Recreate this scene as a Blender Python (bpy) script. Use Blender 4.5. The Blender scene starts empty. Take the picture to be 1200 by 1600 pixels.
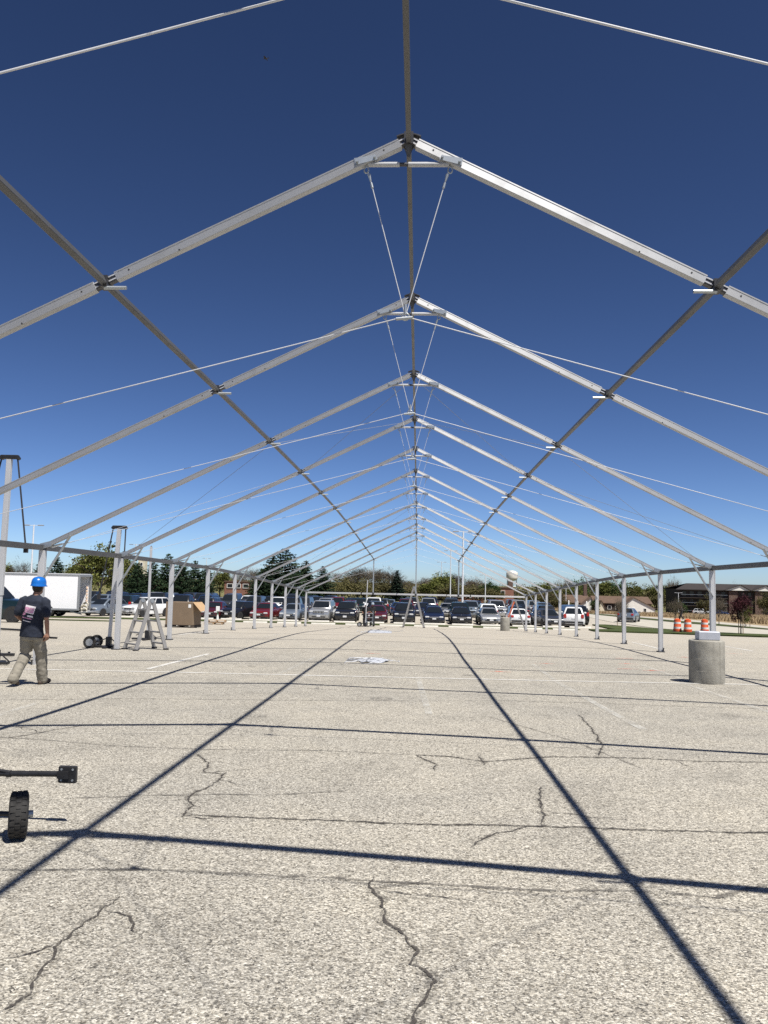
import bpy, bmesh, math, random
from mathutils import Vector, Matrix, Quaternion
from mathutils.bvhtree import BVHTree
from mathutils import noise as mnoise

random.seed(11)
SC = bpy.context.scene
COL = SC.collection
R = math.radians

# ------------------------------------------------------------------ camera
YAW, PITCH, ROLL = -0.04316, 0.08345, 0.02142
CAM = Vector((0.17131, 0.0, 1.87072))
fw = Vector((math.sin(YAW) * math.cos(PITCH), math.cos(YAW) * math.cos(PITCH), math.sin(PITCH)))
r0 = Vector((math.cos(YAW), -math.sin(YAW), 0))
u0 = r0.cross(fw)
rt = r0 * math.cos(ROLL) + u0 * math.sin(ROLL)
up = u0 * math.cos(ROLL) - r0 * math.sin(ROLL)
cam_data = bpy.data.cameras.new('camera')
cam = bpy.data.objects.new('camera', cam_data)
COL.objects.link(cam)
m = Matrix((rt, up, -fw)).transposed().to_4x4()
m.translation = CAM
cam.matrix_world = m
cam_data.sensor_fit = 'VERTICAL'
cam_data.sensor_height = 32.0
cam_data.sensor_width = 24.0
cam_data.lens = 32.0 * 1294.0 / 1600.0
cam_data.clip_start = 0.05
cam_data.clip_end = 12000
SC.camera = cam

# ------------------------------------------------------------------ sky, sun, exposure
SUN_K = Vector((-0.337, 0.383, -1.0))            # the way the sunlight travels
elev = math.asin(1.0 / SUN_K.length)
azim = math.atan2(-SUN_K.x, -SUN_K.y)
world = bpy.data.worlds.new('World')
SC.world = world
world.use_nodes = True
wn = world.node_tree.nodes
wl = world.node_tree.links
bg = wn['Background']
sky = wn.new('ShaderNodeTexSky')
sky.sky_type = 'NISHITA'
sky.sun_disc = False
sky.sun_elevation = elev
sky.sun_rotation = azim
sky.altitude = 0
sky.air_density = 0.5
sky.dust_density = 0.3
sky.ozone_density = 2.0
gm = wn.new('ShaderNodeGamma')                    # the deep polarised blue of the clear April sky
gm.inputs['Gamma'].default_value = 1.40
wl.new(sky.outputs['Color'], gm.inputs['Color'])
tn = wn.new('ShaderNodeMix'); tn.data_type = 'RGBA'; tn.blend_type = 'MULTIPLY'
tn.inputs[0].default_value = 1.0
tn.inputs[7].default_value = (0.80, 0.795, 0.82, 1)
wl.new(gm.outputs[0], tn.inputs[6])
wl.new(tn.outputs[2], bg.inputs['Color'])
bg.inputs['Strength'].default_value = 0.05
sun_data = bpy.data.lights.new('sun', 'SUN')
sun_data.energy = 5.0
sun_data.angle = R(0.53)
sun_data.color = (1.0, 0.955, 0.88)
sun = bpy.data.objects.new('sun', sun_data)
COL.objects.link(sun)
sun.rotation_euler = SUN_K.to_track_quat('-Z', 'Y').to_euler()
sun.location = (20, -25, 60)
SC.view_settings.view_transform = 'Standard'
SC.view_settings.look = 'None'
SC.view_settings.exposure = 0.5
SC.view_settings.gamma = 1.0
SC.view_settings.use_curve_mapping = False
SC.cycles.use_denoising = False                  # keeps the fine stone texture of the lot crisp

# ------------------------------------------------------------------ helpers
def tag(o, label=None, cat=None, group=None, kind=None):
    if label: o['label'] = label
    if cat: o['category'] = cat
    if group: o['group'] = group
    if kind: o['kind'] = kind
    return o

def empty(name, loc=(0, 0, 0), rz=0.0, label=None, cat=None, group=None):
    o = bpy.data.objects.new(name, None)
    o.empty_display_size = 0.2
    COL.objects.link(o)
    o.location = loc
    o.rotation_euler = (0, 0, rz)
    return tag(o, label, cat, group)

def mobj(name, mesh, parent=None, loc=None, rot=None, mat=None):
    o = bpy.data.objects.new(name, mesh)
    COL.objects.link(o)
    if parent is not None: o.parent = parent
    if loc is not None: o.location = loc
    if rot is not None: o.rotation_euler = rot
    if mat is not None:
        o.material_slots[0].link = 'OBJECT'
        o.material_slots[0].material = mat
    return o

def frame_of(d, upv):
    d = Vector(d).normalized()
    upv = Vector(upv)
    s = d.cross(upv)
    if s.length < 1e-5:
        s = d.cross(Vector((0, 1, 0)))
    s.normalize()
    return d, s, s.cross(d).normalized()

class MB:
    def __init__(self):
        self.v, self.f, self.mi, self.cur = [], [], [], 0
    def add(self, vs, fs):
        b = len(self.v)
        self.v += [tuple(p) for p in vs]
        self.f += [tuple(i + b for i in q) for q in fs]
        self.mi += [self.cur] * len(fs)
        return self
    def box(self, c, s, rz=0.0, M=None, ch=0.0):
        sx, sy, sz = s[0] / 2, s[1] / 2, s[2] / 2
        if ch > 0:
            a = min(ch, sx * .9, sy * .9, sz * .9)
            rings = []
            for (zz, ins) in ((-sz, a), (-sz + a, 0), (sz - a, 0), (sz, a)):
                x, y = sx - ins, sy - ins
                k = a * 0.6
                rings.append([(-x + k, -y, zz), (x - k, -y, zz), (x, -y + k, zz), (x, y - k, zz), (x - k, y, zz), (-x + k, y, zz), (-x, y - k, zz), (-x, -y + k, zz)])
            vs = [Vector(p) for r_ in rings for p in r_]
            fs = [tuple(range(7, -1, -1)), tuple(range(24, 32))]
            for i in range(3):
                for j in range(8):
                    fs.append((i * 8 + j, i * 8 + (j + 1) % 8, i * 8 + 8 + (j + 1) % 8, i * 8 + 8 + j))
        else:
            vs = [Vector((x, y, z)) for z in (-sz, sz) for y in (-sy, sy) for x in (-sx, sx)]
            fs = [(0, 2, 3, 1), (4, 5, 7, 6), (0, 1, 5, 4), (2, 6, 7, 3), (0, 4, 6, 2), (1, 3, 7, 5)]
        if rz:
            Mz = Matrix.Rotation(rz, 3, 'Z')
            vs = [Mz @ p for p in vs]
        if M is not None:
            vs = [M @ p for p in vs]
        c = Vector(c)
        return self.add([p + c for p in vs], fs)
    def extrude(self, prof, p0, p1, upv=(0, 0, 1)):
        p0, p1 = Vector(p0), Vector(p1)
        d, s, u = frame_of(p1 - p0, upv)
        n = len(prof)
        vs = [p0 + s * a + u * b for a, b in prof] + [p1 + s * a + u * b for a, b in prof]
        fs = [tuple(range(n)), tuple(range(2 * n - 1, n - 1, -1))]
        for i in range(n):
            j = (i + 1) % n
            fs.append((i, i + n, j + n, j))
        return self.add(vs, fs)
    def beam(self, p0, p1, w, h, upv=(0, 0, 1), ch=0.005):
        a, b = w / 2, h / 2
        c = min(ch, a * .4, b * .4)
        pf = [(-a, -b + c), (-a + c, -b), (a - c, -b), (a, -b + c), (a, b - c), (a - c, b), (-a + c, b), (-a, b - c)]
        return self.extrude(pf, p0, p1, upv)
    def tube(self, p0, p1, ra, rb=None, n=8):
        rb = ra if rb is None else rb
        p0, p1 = Vector(p0), Vector(p1)
        d, s, u = frame_of(p1 - p0, (0, 0, 1))
        vs = []
        for p, r_ in ((p0, ra), (p1, rb)):
            for k in range(n):
                a = 2 * math.pi * k / n
                vs.append(p + s * (r_ * math.cos(a)) + u * (r_ * math.sin(a)))
        fs = [tuple(range(n)), tuple(range(2 * n - 1, n - 1, -1))]
        for k in range(n):
            j = (k + 1) % n
            fs.append((k, k + n, j + n, j))
        return self.add(vs, fs)
    def path(self, pts, r_, n=6):
        pts = [Vector(p) for p in pts]
        rings = []
        for i, p in enumerate(pts):
            d = pts[min(i + 1, len(pts) - 1)] - pts[max(i - 1, 0)]
            d, s, u = frame_of(d, (0, 0.03, 1))
            rr = r_[i] if isinstance(r_, (list, tuple)) else r_
            rings.append([p + s * (rr * math.cos(2 * math.pi * k / n)) + u * (rr * math.sin(2 * math.pi * k / n)) for k in range(n)])
        return self.loft(rings)
    def loft(self, rings, cap=True):
        n = len(rings[0])
        vs = [p for r_ in rings for p in r_]
        fs = []
        for i in range(len(rings) - 1):
            for k in range(n):
                j = (k + 1) % n
                fs.append((i * n + k, i * n + n + k, i * n + n + j, i * n + j))
        if cap:
            fs.append(tuple(range(n)))
            e = (len(rings) - 1) * n
            fs.append(tuple(range(e + n - 1, e - 1, -1)))
        return self.add(vs, fs)
    def lathe(self, prof, n=24, c=(0, 0, 0), axis='Z', close=False):
        c = Vector(c)
        rings = []
        for r_, z in prof:
            ring = []
            for k in range(n):
                a = 2 * math.pi * k / n
                if axis == 'Z': q = Vector((r_ * math.cos(a), r_ * math.sin(a), z))
                elif axis == 'X': q = Vector((z, r_ * math.cos(a), r_ * math.sin(a)))
                else: q = Vector((r_ * math.sin(a), z, r_ * math.cos(a)))
                ring.append(c + q)
            rings.append(ring)
        if close: rings.append(rings[0])
        return self.loft(rings, cap=not close)
    def quad(self, a, b, c, d):
        return self.add([a, b, c, d], [(0, 1, 2, 3)])
    def slab(self, poly, n, t):
        """flat polygon of 3-D points thickened by t along n"""
        n = Vector(n).normalized() * t
        k = len(poly)
        vs = [Vector(p) for p in poly] + [Vector(p) + n for p in poly]
        fs = [tuple(range(k - 1, -1, -1)), tuple(range(k, 2 * k))]
        for i in range(k):
            j = (i + 1) % k
            fs.append((i, j, j + k, i + k))
        return self.add(vs, fs)
    def mesh(self, name, mats, smooth=False, auto=None, fix=True):
        me = bpy.data.meshes.new(name)
        me.from_pydata(self.v, [], self.f)
        for mt in (mats if isinstance(mats, (list, tuple)) else [mats]):
            me.materials.append(mt)
        if any(self.mi):
            me.polygons.foreach_set('material_index', self.mi)
        if fix:
            bm = bmesh.new(); bm.from_mesh(me)
            bmesh.ops.recalc_face_normals(bm, faces=bm.faces)
            bm.to_mesh(me); bm.free()
        if smooth or auto:
            me.polygons.foreach_set('use_smooth', [True] * len(me.polygons))
            if auto:
                try: me.set_sharp_from_angle(angle=R(auto))
                except Exception: pass
        me.update()
        return me
    def build(self, name, mats, parent=None, loc=None, rot=None, smooth=False, auto=None, fix=True):
        return mobj(name, self.mesh(name, mats, smooth, auto, fix), parent, loc, rot)

def copy_tree(o, parent=None):
    c = o.copy()
    COL.objects.link(c)
    c.parent = parent
    for ch in o.children:
        copy_tree(ch, c)
    return c

# ------------------------------------------------------------------ materials
def new_mat(name):
    mt = bpy.data.materials.new(name)
    mt.use_nodes = True
    nt = mt.node_tree
    return mt, nt, nt.nodes, nt.links, nt.nodes['Principled BSDF']

def mix_rgb(nt, fac, a, b, mode='MIX'):
    n = nt.nodes.new('ShaderNodeMix')
    n.data_type = 'RGBA'
    n.blend_type = mode
    for i, val in ((0, fac), (6, a), (7, b)):
        if hasattr(val, 'is_linked') or hasattr(val, 'links'):
            nt.links.new(val, n.inputs[i])
        else:
            n.inputs[i].default_value = val if i == 0 else (tuple(val) + (1,) if len(val) == 3 else val)
    return n.outputs[2]

def ramp(nt, fac, stops):
    n = nt.nodes.new('ShaderNodeValToRGB')
    nt.links.new(fac, n.inputs[0])
    el = n.color_ramp.elements
    el[0].position, el[0].color = stops[0][0], tuple(stops[0][1]) + (1,)
    el[1].position, el[1].color = stops[-1][0], tuple(stops[-1][1]) + (1,)
    for p, c in stops[1:-1]:
        e = el.new(p); e.color = tuple(c) + (1,)
    return n.outputs[0]

def noise_node(nt, scale, detail=3, rough=0.55, vec=None):
    n = nt.nodes.new('ShaderNodeTexNoise')
    n.inputs['Scale'].default_value = scale
    n.inputs['Detail'].default_value = detail
    n.inputs['Roughness'].default_value = rough
    if vec is not None: nt.links.new(vec, n.inputs['Vector'])
    return n.outputs['Fac']

def pos_vec(nt, obj=False):
    if obj: return nt.nodes.new('ShaderNodeTexCoord').outputs['Object']
    return nt.nodes.new('ShaderNodeNewGeometry').outputs['Position']

def simple(name, col, rough=0.5, metal=0.0, var=0.12, scale=6.0, coat=0.0, bump=0.0, bscale=60.0, obj=True, spec=None):
    mt, nt, N, L, P = new_mat(name)
    v = pos_vec(nt, obj)
    f = noise_node(nt, scale, 4, 0.6, v)
    a = tuple(max(0, c * (1 - var)) for c in col)
    b = tuple(min(1, c * (1 + var)) for c in col)
    L.new(ramp(nt, f, [(0.3, a), (0.7, b)]), P.inputs['Base Color'])
    P.inputs['Roughness'].default_value = rough
    P.inputs['Metallic'].default_value = metal
    P.inputs['Coat Weight'].default_value = coat
    P.inputs['Coat Roughness'].default_value = 0.06
    if spec is not None: P.inputs['Specular IOR Level'].default_value = spec
    if bump:
        bn = N.new('ShaderNodeBump')
        bn.inputs['Strength'].default_value = bump
        bn.inputs['Distance'].default_value = 0.01
        L.new(noise_node(nt, bscale, 3, 0.6, v), bn.inputs['Height'])
        L.new(bn.outputs[0], P.inputs['Normal'])
    return mt

def alum(name, col, rough, metal, axis=None, aniso=0.7):
    """extruded metal: fine die lines along the axis stretch the highlights across it"""
    mt, nt, N, L, P = new_mat(name)
    v = pos_vec(nt, False)
    f = noise_node(nt, 0.9, 3, 0.5, v)
    c = ramp(nt, f, [(0.3, tuple(x * .92 for x in col)), (0.7, tuple(min(1, x * 1.05) for x in col))])
    g = noise_node(nt, 2.6, 4, 0.6, v)                # scuffs and handling marks
    c = mix_rgb(nt, ramp(nt, g, [(0.55, (0, 0, 0)), (0.72, (.30, .30, .30))]), c, tuple(x * .55 for x in col))
    L.new(c, P.inputs['Base Color'])
    L.new(ramp(nt, g, [(0.3, (rough,) * 3), (0.7, (rough + .10,) * 3)]), P.inputs['Roughness'])
    P.inputs['Metallic'].default_value = metal
    if axis:
        P.inputs['Anisotropic'].default_value = aniso
        ge = N.new('ShaderNodeNewGeometry')
        cr = N.new('ShaderNodeVectorMath'); cr.operation = 'CROSS_PRODUCT'
        L.new(ge.outputs['Normal'], cr.inputs[0])
        cr.inputs[1].default_value = axis
        nm = N.new('ShaderNodeVectorMath'); nm.operation = 'NORMALIZE'
        L.new(cr.outputs[0], nm.inputs[0])
        L.new(nm.outputs[0], P.inputs['Tangent'])
    return mt

M = {}
ALU = (0.49, 0.497, 0.512)
M['alu'] = alum('upright_aluminium', (.56, .565, .575), 0.5, 0.3, (0, 0, 1), .6)
M['alu_across'] = alum('crosswise_aluminium', ALU, 0.56, 0.62, (1, 0, 0))
M['alu', 1] = alum('right_slope_aluminium', ALU, 0.56, 0.70, (0.897, 0, -0.4415), .78)
M['alu', -1] = alum('left_slope_aluminium', ALU, 0.56, 0.70, (-0.897, 0, -0.4415), .78)
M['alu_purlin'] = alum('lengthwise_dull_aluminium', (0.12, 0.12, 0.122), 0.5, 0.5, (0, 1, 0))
M['galv'] = alum('galvanised_steel', (0.42, 0.45, 0.47), 0.40, 0.75)
M['joint'] = simple('dark_joint_steel', (0.07, 0.07, 0.075), 0.45, 0.6, 0.3)
M['rib'] = simple('bright_rib_metal', (0.7, 0.7, 0.7), 0.4, 0.5)
M['black'] = simple('black_powder_coat', (0.018, 0.018, 0.02), 0.45, 0.1, 0.3, 12, bump=0.1)
M['hole'] = simple('dark_bolt', (0.05, 0.05, 0.05), 0.6, 0.4)
M['rope'] = simple('white_coated_cable', (0.55, 0.56, 0.58), 0.5, 0.0, 0.05)
M['wire'] = simple('thin_steel_wire', (0.26, 0.27, 0.29), 0.6, 0.2)
M['strap'] = simple('black_webbing', (0.02, 0.02, 0.024), 0.8, 0, 0.3, 40)
M['rubber'] = simple('tyre_rubber', (0.022, 0.021, 0.02), 0.85, 0, 0.35, 25, bump=0.3, bscale=120)
M['rim'] = simple('wheel_rim_metal', (0.45, 0.46, 0.47), 0.35, 0.8)
M['concrete'] = simple('cast_concrete', (0.30, 0.285, 0.245), 0.9, 0, 0.25, 3.5, bump=0.5, bscale=45)
def cast_concrete():
    mt, nt, N, L, P = new_mat('cast_concrete_drum')
    v = pos_vec(nt, True)
    mp = N.new('ShaderNodeMapping'); mp.inputs['Scale'].default_value = (7, 7, .8)
    L.new(v, mp.inputs['Vector'])
    st = noise_node(nt, 1.0, 5, .65, mp.outputs[0])
    bl = noise_node(nt, 4.0, 6, .65, v)
    fi = noise_node(nt, 55, 3, .7, v)
    c = ramp(nt, bl, [(0.28, (.20, .19, .165)), (0.5, (.30, .285, .245)), (0.75, (.37, .355, .31))])
    c = mix_rgb(nt, ramp(nt, st, [(0.52, (0, 0, 0)), (0.70, (.5, .5, .5))]), c, (.15, .14, .12))
    c = mix_rgb(nt, ramp(nt, fi, [(0.64, (0, 0, 0)), (0.72, (.7, .7, .7))]), c, (.10, .095, .085))
    L.new(c, P.inputs['Base Color'])
    P.inputs['Roughness'].default_value = .92
    bn = N.new('ShaderNodeBump'); bn.inputs['Strength'].default_value = .6; bn.inputs['Distance'].default_value = .012
    L.new(fi, bn.inputs['Height']); L.new(bn.outputs[0], P.inputs['Normal'])
    return mt
M['drum'] = cast_concrete()
M['stop'] = simple('pale_concrete_stop', (0.60, 0.58, 0.52), 0.9, 0, 0.12, 2.0, bump=0.3, bscale=40)
M['lamp_white'] = simple('white_pole_paint', (0.68, 0.70, 0.72), 0.45, 0.1, 0.06)
M['lamp_head'] = simple('lamp_head_grey', (0.30, 0.31, 0.33), 0.5, 0.2)
# ------------------------------------------------------------------ lie of the land
PY = [-60, 0, 7.80, 12.34, 16.88, 21.42, 25.96, 30.5, 35.03, 39.57, 44.11, 48.65, 53.19, 57.72, 64, 72, 85, 110, 250, 600, 4000]
PZ = [.22, .22, .15, .07, .02, -.045, -.106, -.196, -.342, -.532, -.734, -.935, -1.138, -1.348, -1.53, -1.66, -1.74, -1.9, -2.3, -3, -6]

def prof(y):
    n = len(PY)
    if y <= PY[0]: return PZ[0]
    if y >= PY[-1]: return PZ[-1]
    i = 0
    while PY[i + 1] < y: i += 1
    def sl(k):
        if k <= 0 or k >= n - 1: return 0.0
        return (PZ[k + 1] - PZ[k - 1]) / (PY[k + 1] - PY[k - 1])
    h = PY[i + 1] - PY[i]
    t = (y - PY[i]) / h
    return ((2 * t ** 3 - 3 * t * t + 1) * PZ[i] + (t ** 3 - 2 * t * t + t) * h * sl(i)
            + (-2 * t ** 3 + 3 * t * t) * PZ[i + 1] + (t ** 3 - t * t) * h * sl(i + 1))

def sstep(a, b, x):
    t = min(1.0, max(0.0, (x - a) / (b - a)))
    return t * t * (3 - 2 * t)

def gz(x, y):
    return prof(y) - sstep(12, 40, x) * sstep(70, 260, y) * 3.4

def axis_list(segs):
    out = []
    for a, b, st in segs:
        n = max(1, int(round((b - a) / st)))
        out += [a + (b - a) * i / n for i in range(n)]
    out.append(segs[-1][1])
    return out

def sheet(name, xs, ys, dz, mat, wav=0.0):
    mb = MB()
    nx = len(xs)
    for y in ys:
        for x in xs:
            w = wav * mnoise.noise(Vector((x * 0.22, y * 0.16, 3.0))) if wav else 0
            mb.v.append((x, y, gz(x, y) + dz + w))
    for j in range(len(ys) - 1):
        for i in range(nx - 1):
            mb.f.append((j * nx + i, j * nx + i + 1, j * nx + nx + i + 1, j * nx + nx + i))
    mb.mi = [0] * len(mb.f)
    return tag(mb.build(name, mat, smooth=True, fix=False), kind='structure')

def patch(name, poly, dz, mat, thick=0.0, step=3.0, parent=None):
    """a flat area with the outline poly, laid on the land"""
    bm = bmesh.new()
    pts = []
    k = len(poly)
    for i in range(k):
        a, b = Vector(poly[i]), Vector(poly[(i + 1) % k])
        n = max(1, int((b - a).length / step))
        pts += [a.lerp(b, t / n) for t in range(n)]
    vs = [bm.verts.new((p.x, p.y, 0)) for p in pts]
    bm.faces.new(vs)
    bmesh.ops.triangulate(bm, faces=bm.faces[:])
    for _ in range(2):
        es = [e for e in bm.edges if e.calc_length() > step * 2]
        if not es: break
        bmesh.ops.subdivide_edges(bm, edges=es, cuts=2)
        bmesh.ops.triangulate(bm, faces=bm.faces[:])
    for v in bm.verts: v.co.z = gz(v.co.x, v.co.y) + dz
    if thick:
        ed = [e for e in bm.edges if e.is_boundary]
        r_ = bmesh.ops.extrude_edge_only(bm, edges=ed)
        for e in r_['geom']:
            if isinstance(e, bmesh.types.BMVert): e.co.z -= thick
    bmesh.ops.recalc_face_normals(bm, faces=bm.faces[:])
    if sum(f.normal.z for f in bm.faces) < 0:
        bmesh.ops.reverse_faces(bm, faces=bm.faces[:])
    me = bpy.data.meshes.new(name)
    bm.to_mesh(me); bm.free()
    me.materials.append(mat)
    return mobj(name, me, parent)

def asphalt_material():
    mt, nt, N, L, P = new_mat('exposed_aggregate_asphalt')
    v = pos_vec(nt)
    def vor(scale, feat='F1'):
        n = N.new('ShaderNodeTexVoronoi')
        n.feature = feat
        n.inputs['Scale'].default_value = scale
        L.new(v, n.inputs['Vector'])
        return n
    v1, v2 = vor(125.0), vor(58.0)
    sep = N.new('ShaderNodeSeparateColor'); L.new(v1.outputs['Color'], sep.inputs[0])
    sep2 = N.new('ShaderNodeSeparateColor'); L.new(v2.outputs['Color'], sep2.inputs[0])
    chips = ramp(nt, sep.outputs[0], [(0.0, (.022, .021, .020)), (0.16, (.07, .066, .060)), (0.34, (.188, .182, .168)), (0.60, (.36, .347, .314)), (0.84, (.56, .542, .492)), (1.0, (.80, .785, .735))])
    warm = mix_rgb(nt, ramp(nt, sep.outputs[1], [(0.55, (0, 0, 0)), (0.95, (.30, .30, .30))]), chips, (.34, .29, .20))
    big = ramp(nt, sep2.outputs[0], [(0.0, (.06, .058, .055)), (0.4, (.257, .25, .23)), (1.0, (.535, .524, .482))])
    col = mix_rgb(nt, 0.34, warm, big)
    n1 = noise_node(nt, 0.16, 4, 0.6, v)
    n2 = noise_node(nt, 1.1, 5, 0.68, v)
    n3 = noise_node(nt, 6.0, 4, 0.7, v)
    col = mix_rgb(nt, 1.0, col, ramp(nt, n1, [(0.3, (.89, .875, .85)), (0.7, (1.13, 1.085, 1.005))]), 'MULTIPLY')
    col = mix_rgb(nt, 1.0, col, ramp(nt, n2, [(0.25, (.80, .80, .80)), (0.5, (1.0, 1.0, 1.0)), (0.8, (1.10, 1.09, 1.06))]), 'MULTIPLY')
    # ravelled spots where the stones have come out
    col = mix_rgb(nt, ramp(nt, n3, [(0.64, (0, 0, 0)), (0.78, (.6, .6, .6))]), col, (.075, .07, .064))
    st = noise_node(nt, 0.45, 6, 0.72, v)
    col = mix_rgb(nt, ramp(nt, st, [(0.58, (0, 0, 0)), (0.76, (.42, .42, .42))]), col, (.11, .105, .095))
    # warmer and paler asphalt colour further along the lot
    sp = N.new('ShaderNodeSeparateXYZ'); L.new(v, sp.inputs[0])
    mr = N.new('ShaderNodeMapRange')
    mr.inputs['From Min'].default_value = 19; mr.inputs['From Max'].default_value = 34
    L.new(sp.outputs['Y'], mr.inputs['Value'])
    col = mix_rgb(nt, mr.outputs[0], col, mix_rgb(nt, 0.60, col, (.43, .39, .325)))
    L.new(col, P.inputs['Base Color'])
    P.inputs['Roughness'].default_value = 0.88
    P.inputs['Specular IOR Level'].default_value = 0.3
    bn = N.new('ShaderNodeBump')
    bn.inputs['Strength'].default_value = 0.55
    bn.inputs['Distance'].default_value = 0.006
    inv = N.new('ShaderNodeMath'); inv.operation = 'SUBTRACT'; inv.inputs[0].default_value = 1.0
    L.new(v1.outputs['Distance'], inv.inputs[1])
    L.new(inv.outputs[0], bn.inputs['Height'])
    L.new(bn.outputs[0], P.inputs['Normal'])
    return mt

def worn(name, col, lo, hi, scale, rough=0.85, scale2=40.0):
    """thin layer with holes worn through it"""
    mt, nt, N, L, P = new_mat(name)
    v = pos_vec(nt)
    P.inputs['Base Color'].default_value = tuple(col) + (1,)
    P.inputs['Roughness'].default_value = rough
    f = noise_node(nt, scale, 5, 0.75, v)
    g = noise_node(nt, scale2, 3, 0.7, v)
    ad = N.new('ShaderNodeMath'); ad.operation = 'ADD'
    L.new(f, ad.inputs[0]); L.new(g, ad.inputs[1])
    hf = N.new('ShaderNodeMath'); hf.operation = 'MULTIPLY'; hf.inputs[1].default_value = 0.5
    L.new(ad.outputs[0], hf.inputs[0])
    L.new(ramp(nt, hf.outputs[0], [(lo, (0, 0, 0)), (hi, (1, 1, 1))]), P.inputs['Alpha'])
    return mt

def turf(name, a, b, scale=1.4):
    mt, nt, N, L, P = new_mat(name)
    v = pos_vec(nt)
    f = noise_node(nt, scale, 5, 0.7, v)
    g = noise_node(nt, 30, 3, 0.7, v)
    c = ramp(nt, f, [(0.3, a), (0.7, b)])
    c = mix_rgb(nt, 1.0, c, ramp(nt, g, [(0.25, (.6, .6, .6)), (0.75, (1.3, 1.3, 1.3))]), 'MULTIPLY')
    L.new(c, P.inputs['Base Color'])
    P.inputs['Roughness'].default_value = 0.95
    P.inputs['Specular IOR Level'].default_value = 0.15
    return mt

M['asphalt'] = asphalt_material()
M['earth'] = turf('rough_meadow', (.10, .11, .035), (.20, .17, .08), .12)
M['grass'] = turf('mown_grass', (.040, .058, .018), (.075, .090, .032), .8)
M['dry'] = turf('dry_tan_grass', (.24, .18, .105), (.33, .255, .16), .35)
M['road'] = simple('pale_concrete_road', (.40, .375, .32), .9, 0, .12, 1.2, obj=False)
M['crack'] = worn('crack_dirt', (.055, .048, .042), 0.365, 0.53, 14.0, scale2=110)  # dark dirt filling the cracks, ragged with holes
M['crack_edge'] = worn('crack_edge_dirt', (.10, .092, .08), 0.47, 0.72, 12.0, scale2=120)
M['faint'] = worn('faint_crack_dirt', (.10, .092, .082), 0.40, 0.64, 6.0, scale2=110)
M['paint'] = worn('worn_white_paint', (.62, .61, .58), 0.38, 0.54, 3.0, scale2=55)
M['paint_faint'] = worn('nearly_gone_white_paint', (.56, .55, .51), 0.44, 0.66, 3.0, scale2=60)
M['red_paint'] = worn('red_marking_paint', (.72, .17, .10), 0.40, 0.62, 5.0, scale2=60)
M['yellow_paint'] = worn('yellow_marking_paint', (.74, .62, .18), 0.42, 0.62, 5.0, scale2=60)
M['plank_road'] = M['road']

sheet('ground', axis_list([(-3000, -300, 450), (-300, -90, 30), (-90, 150, 10), (150, 400, 40), (400, 3000, 450)]),
      axis_list([(-400, -60, 60), (-60, 140, 5), (140, 300, 16), (300, 700, 60), (700, 4000, 500)]), -0.10, M['earth'])
lot = sheet('parking_lot', axis_list([(-75, -20, 2.5), (-20, 15, 0.7), (15, 24, 1.5)]), axis_list([(-45, 0, 2.5), (0, 64, 0.7), (64, 124, 2.0)]), 0.0, M['asphalt'], wav=0.022)
def lz(x, y):
    return gz(x, y) + 0.022 * mnoise.noise(Vector((x * 0.22, y * 0.16, 3.0)))

# outlines of the kerbed islands, the road, the pavement and the dry field on the right
isl = patch('grass_island', [(13.1, 61.6), (18, 59.6), (22.5, 55.2), (30, 52.5), (31, 58.5), (24.5, 63.2), (21.2, 66.4), (19.4, 71.5), (17.2, 76.5), (15.9, 76.0), (15.7, 66.5), (13.3, 64.8)], 0.10, M['grass'], 0.16)
tag(isl, kind='structure')
tag(patch('road', [(24.0, 64.3), (31, 58.3), (60, 42), (66, 50), (36, 68), (30.9, 75.0), (27.4, 87), (26.4, 99), (24, 125), (19.5, 125), (20.4, 99), (19.6, 84), (20.6, 73.0), (22.3, 68.2)], 0.03, M['road']), kind='structure')
tag(patch('grass_verge', [(36.2, 68.2), (66, 50.2), (67, 51.5), (37, 69.4), (31.8, 76), (29.6, 97), (27.2, 124), (24.2, 124), (26.6, 99), (27.6, 87), (31.1, 75.1)], 0.06, M['grass'], 0.1), kind='structure')
tag(patch('pavement', [(37.0, 69.6), (67, 51.7), (69, 54.2), (39, 72.6), (34.4, 82), (33.6, 110), (30.5, 130), (27.4, 130), (29.8, 97), (32.0, 76.2)], 0.07, M['road'], 0.1), kind='structure')
tag(patch('dry_field', [(39.4, 72.8), (69, 54.6), (110, 55), (175, 150), (185, 243), (60, 243), (30, 226), (22, 190), (23.5, 130), (30.7, 130), (34.0, 110), (34.8, 82)], 0.02, M['dry'], step=8.0), kind='structure')
tag(patch('grass_strip', [(-60, 64.4), (12.6, 64.4), (12.6, 67.3), (-60, 67.3)], 0.06, M['grass'], 0.10), kind='structure')
tag(patch('side_grass_strip', [(-60, 56.4), (-22, 56.4), (-20.5, 57.4), (-22, 58.4), (-60, 58.4)], 0.06, M['grass'], 0.10), kind='structure')

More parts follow.
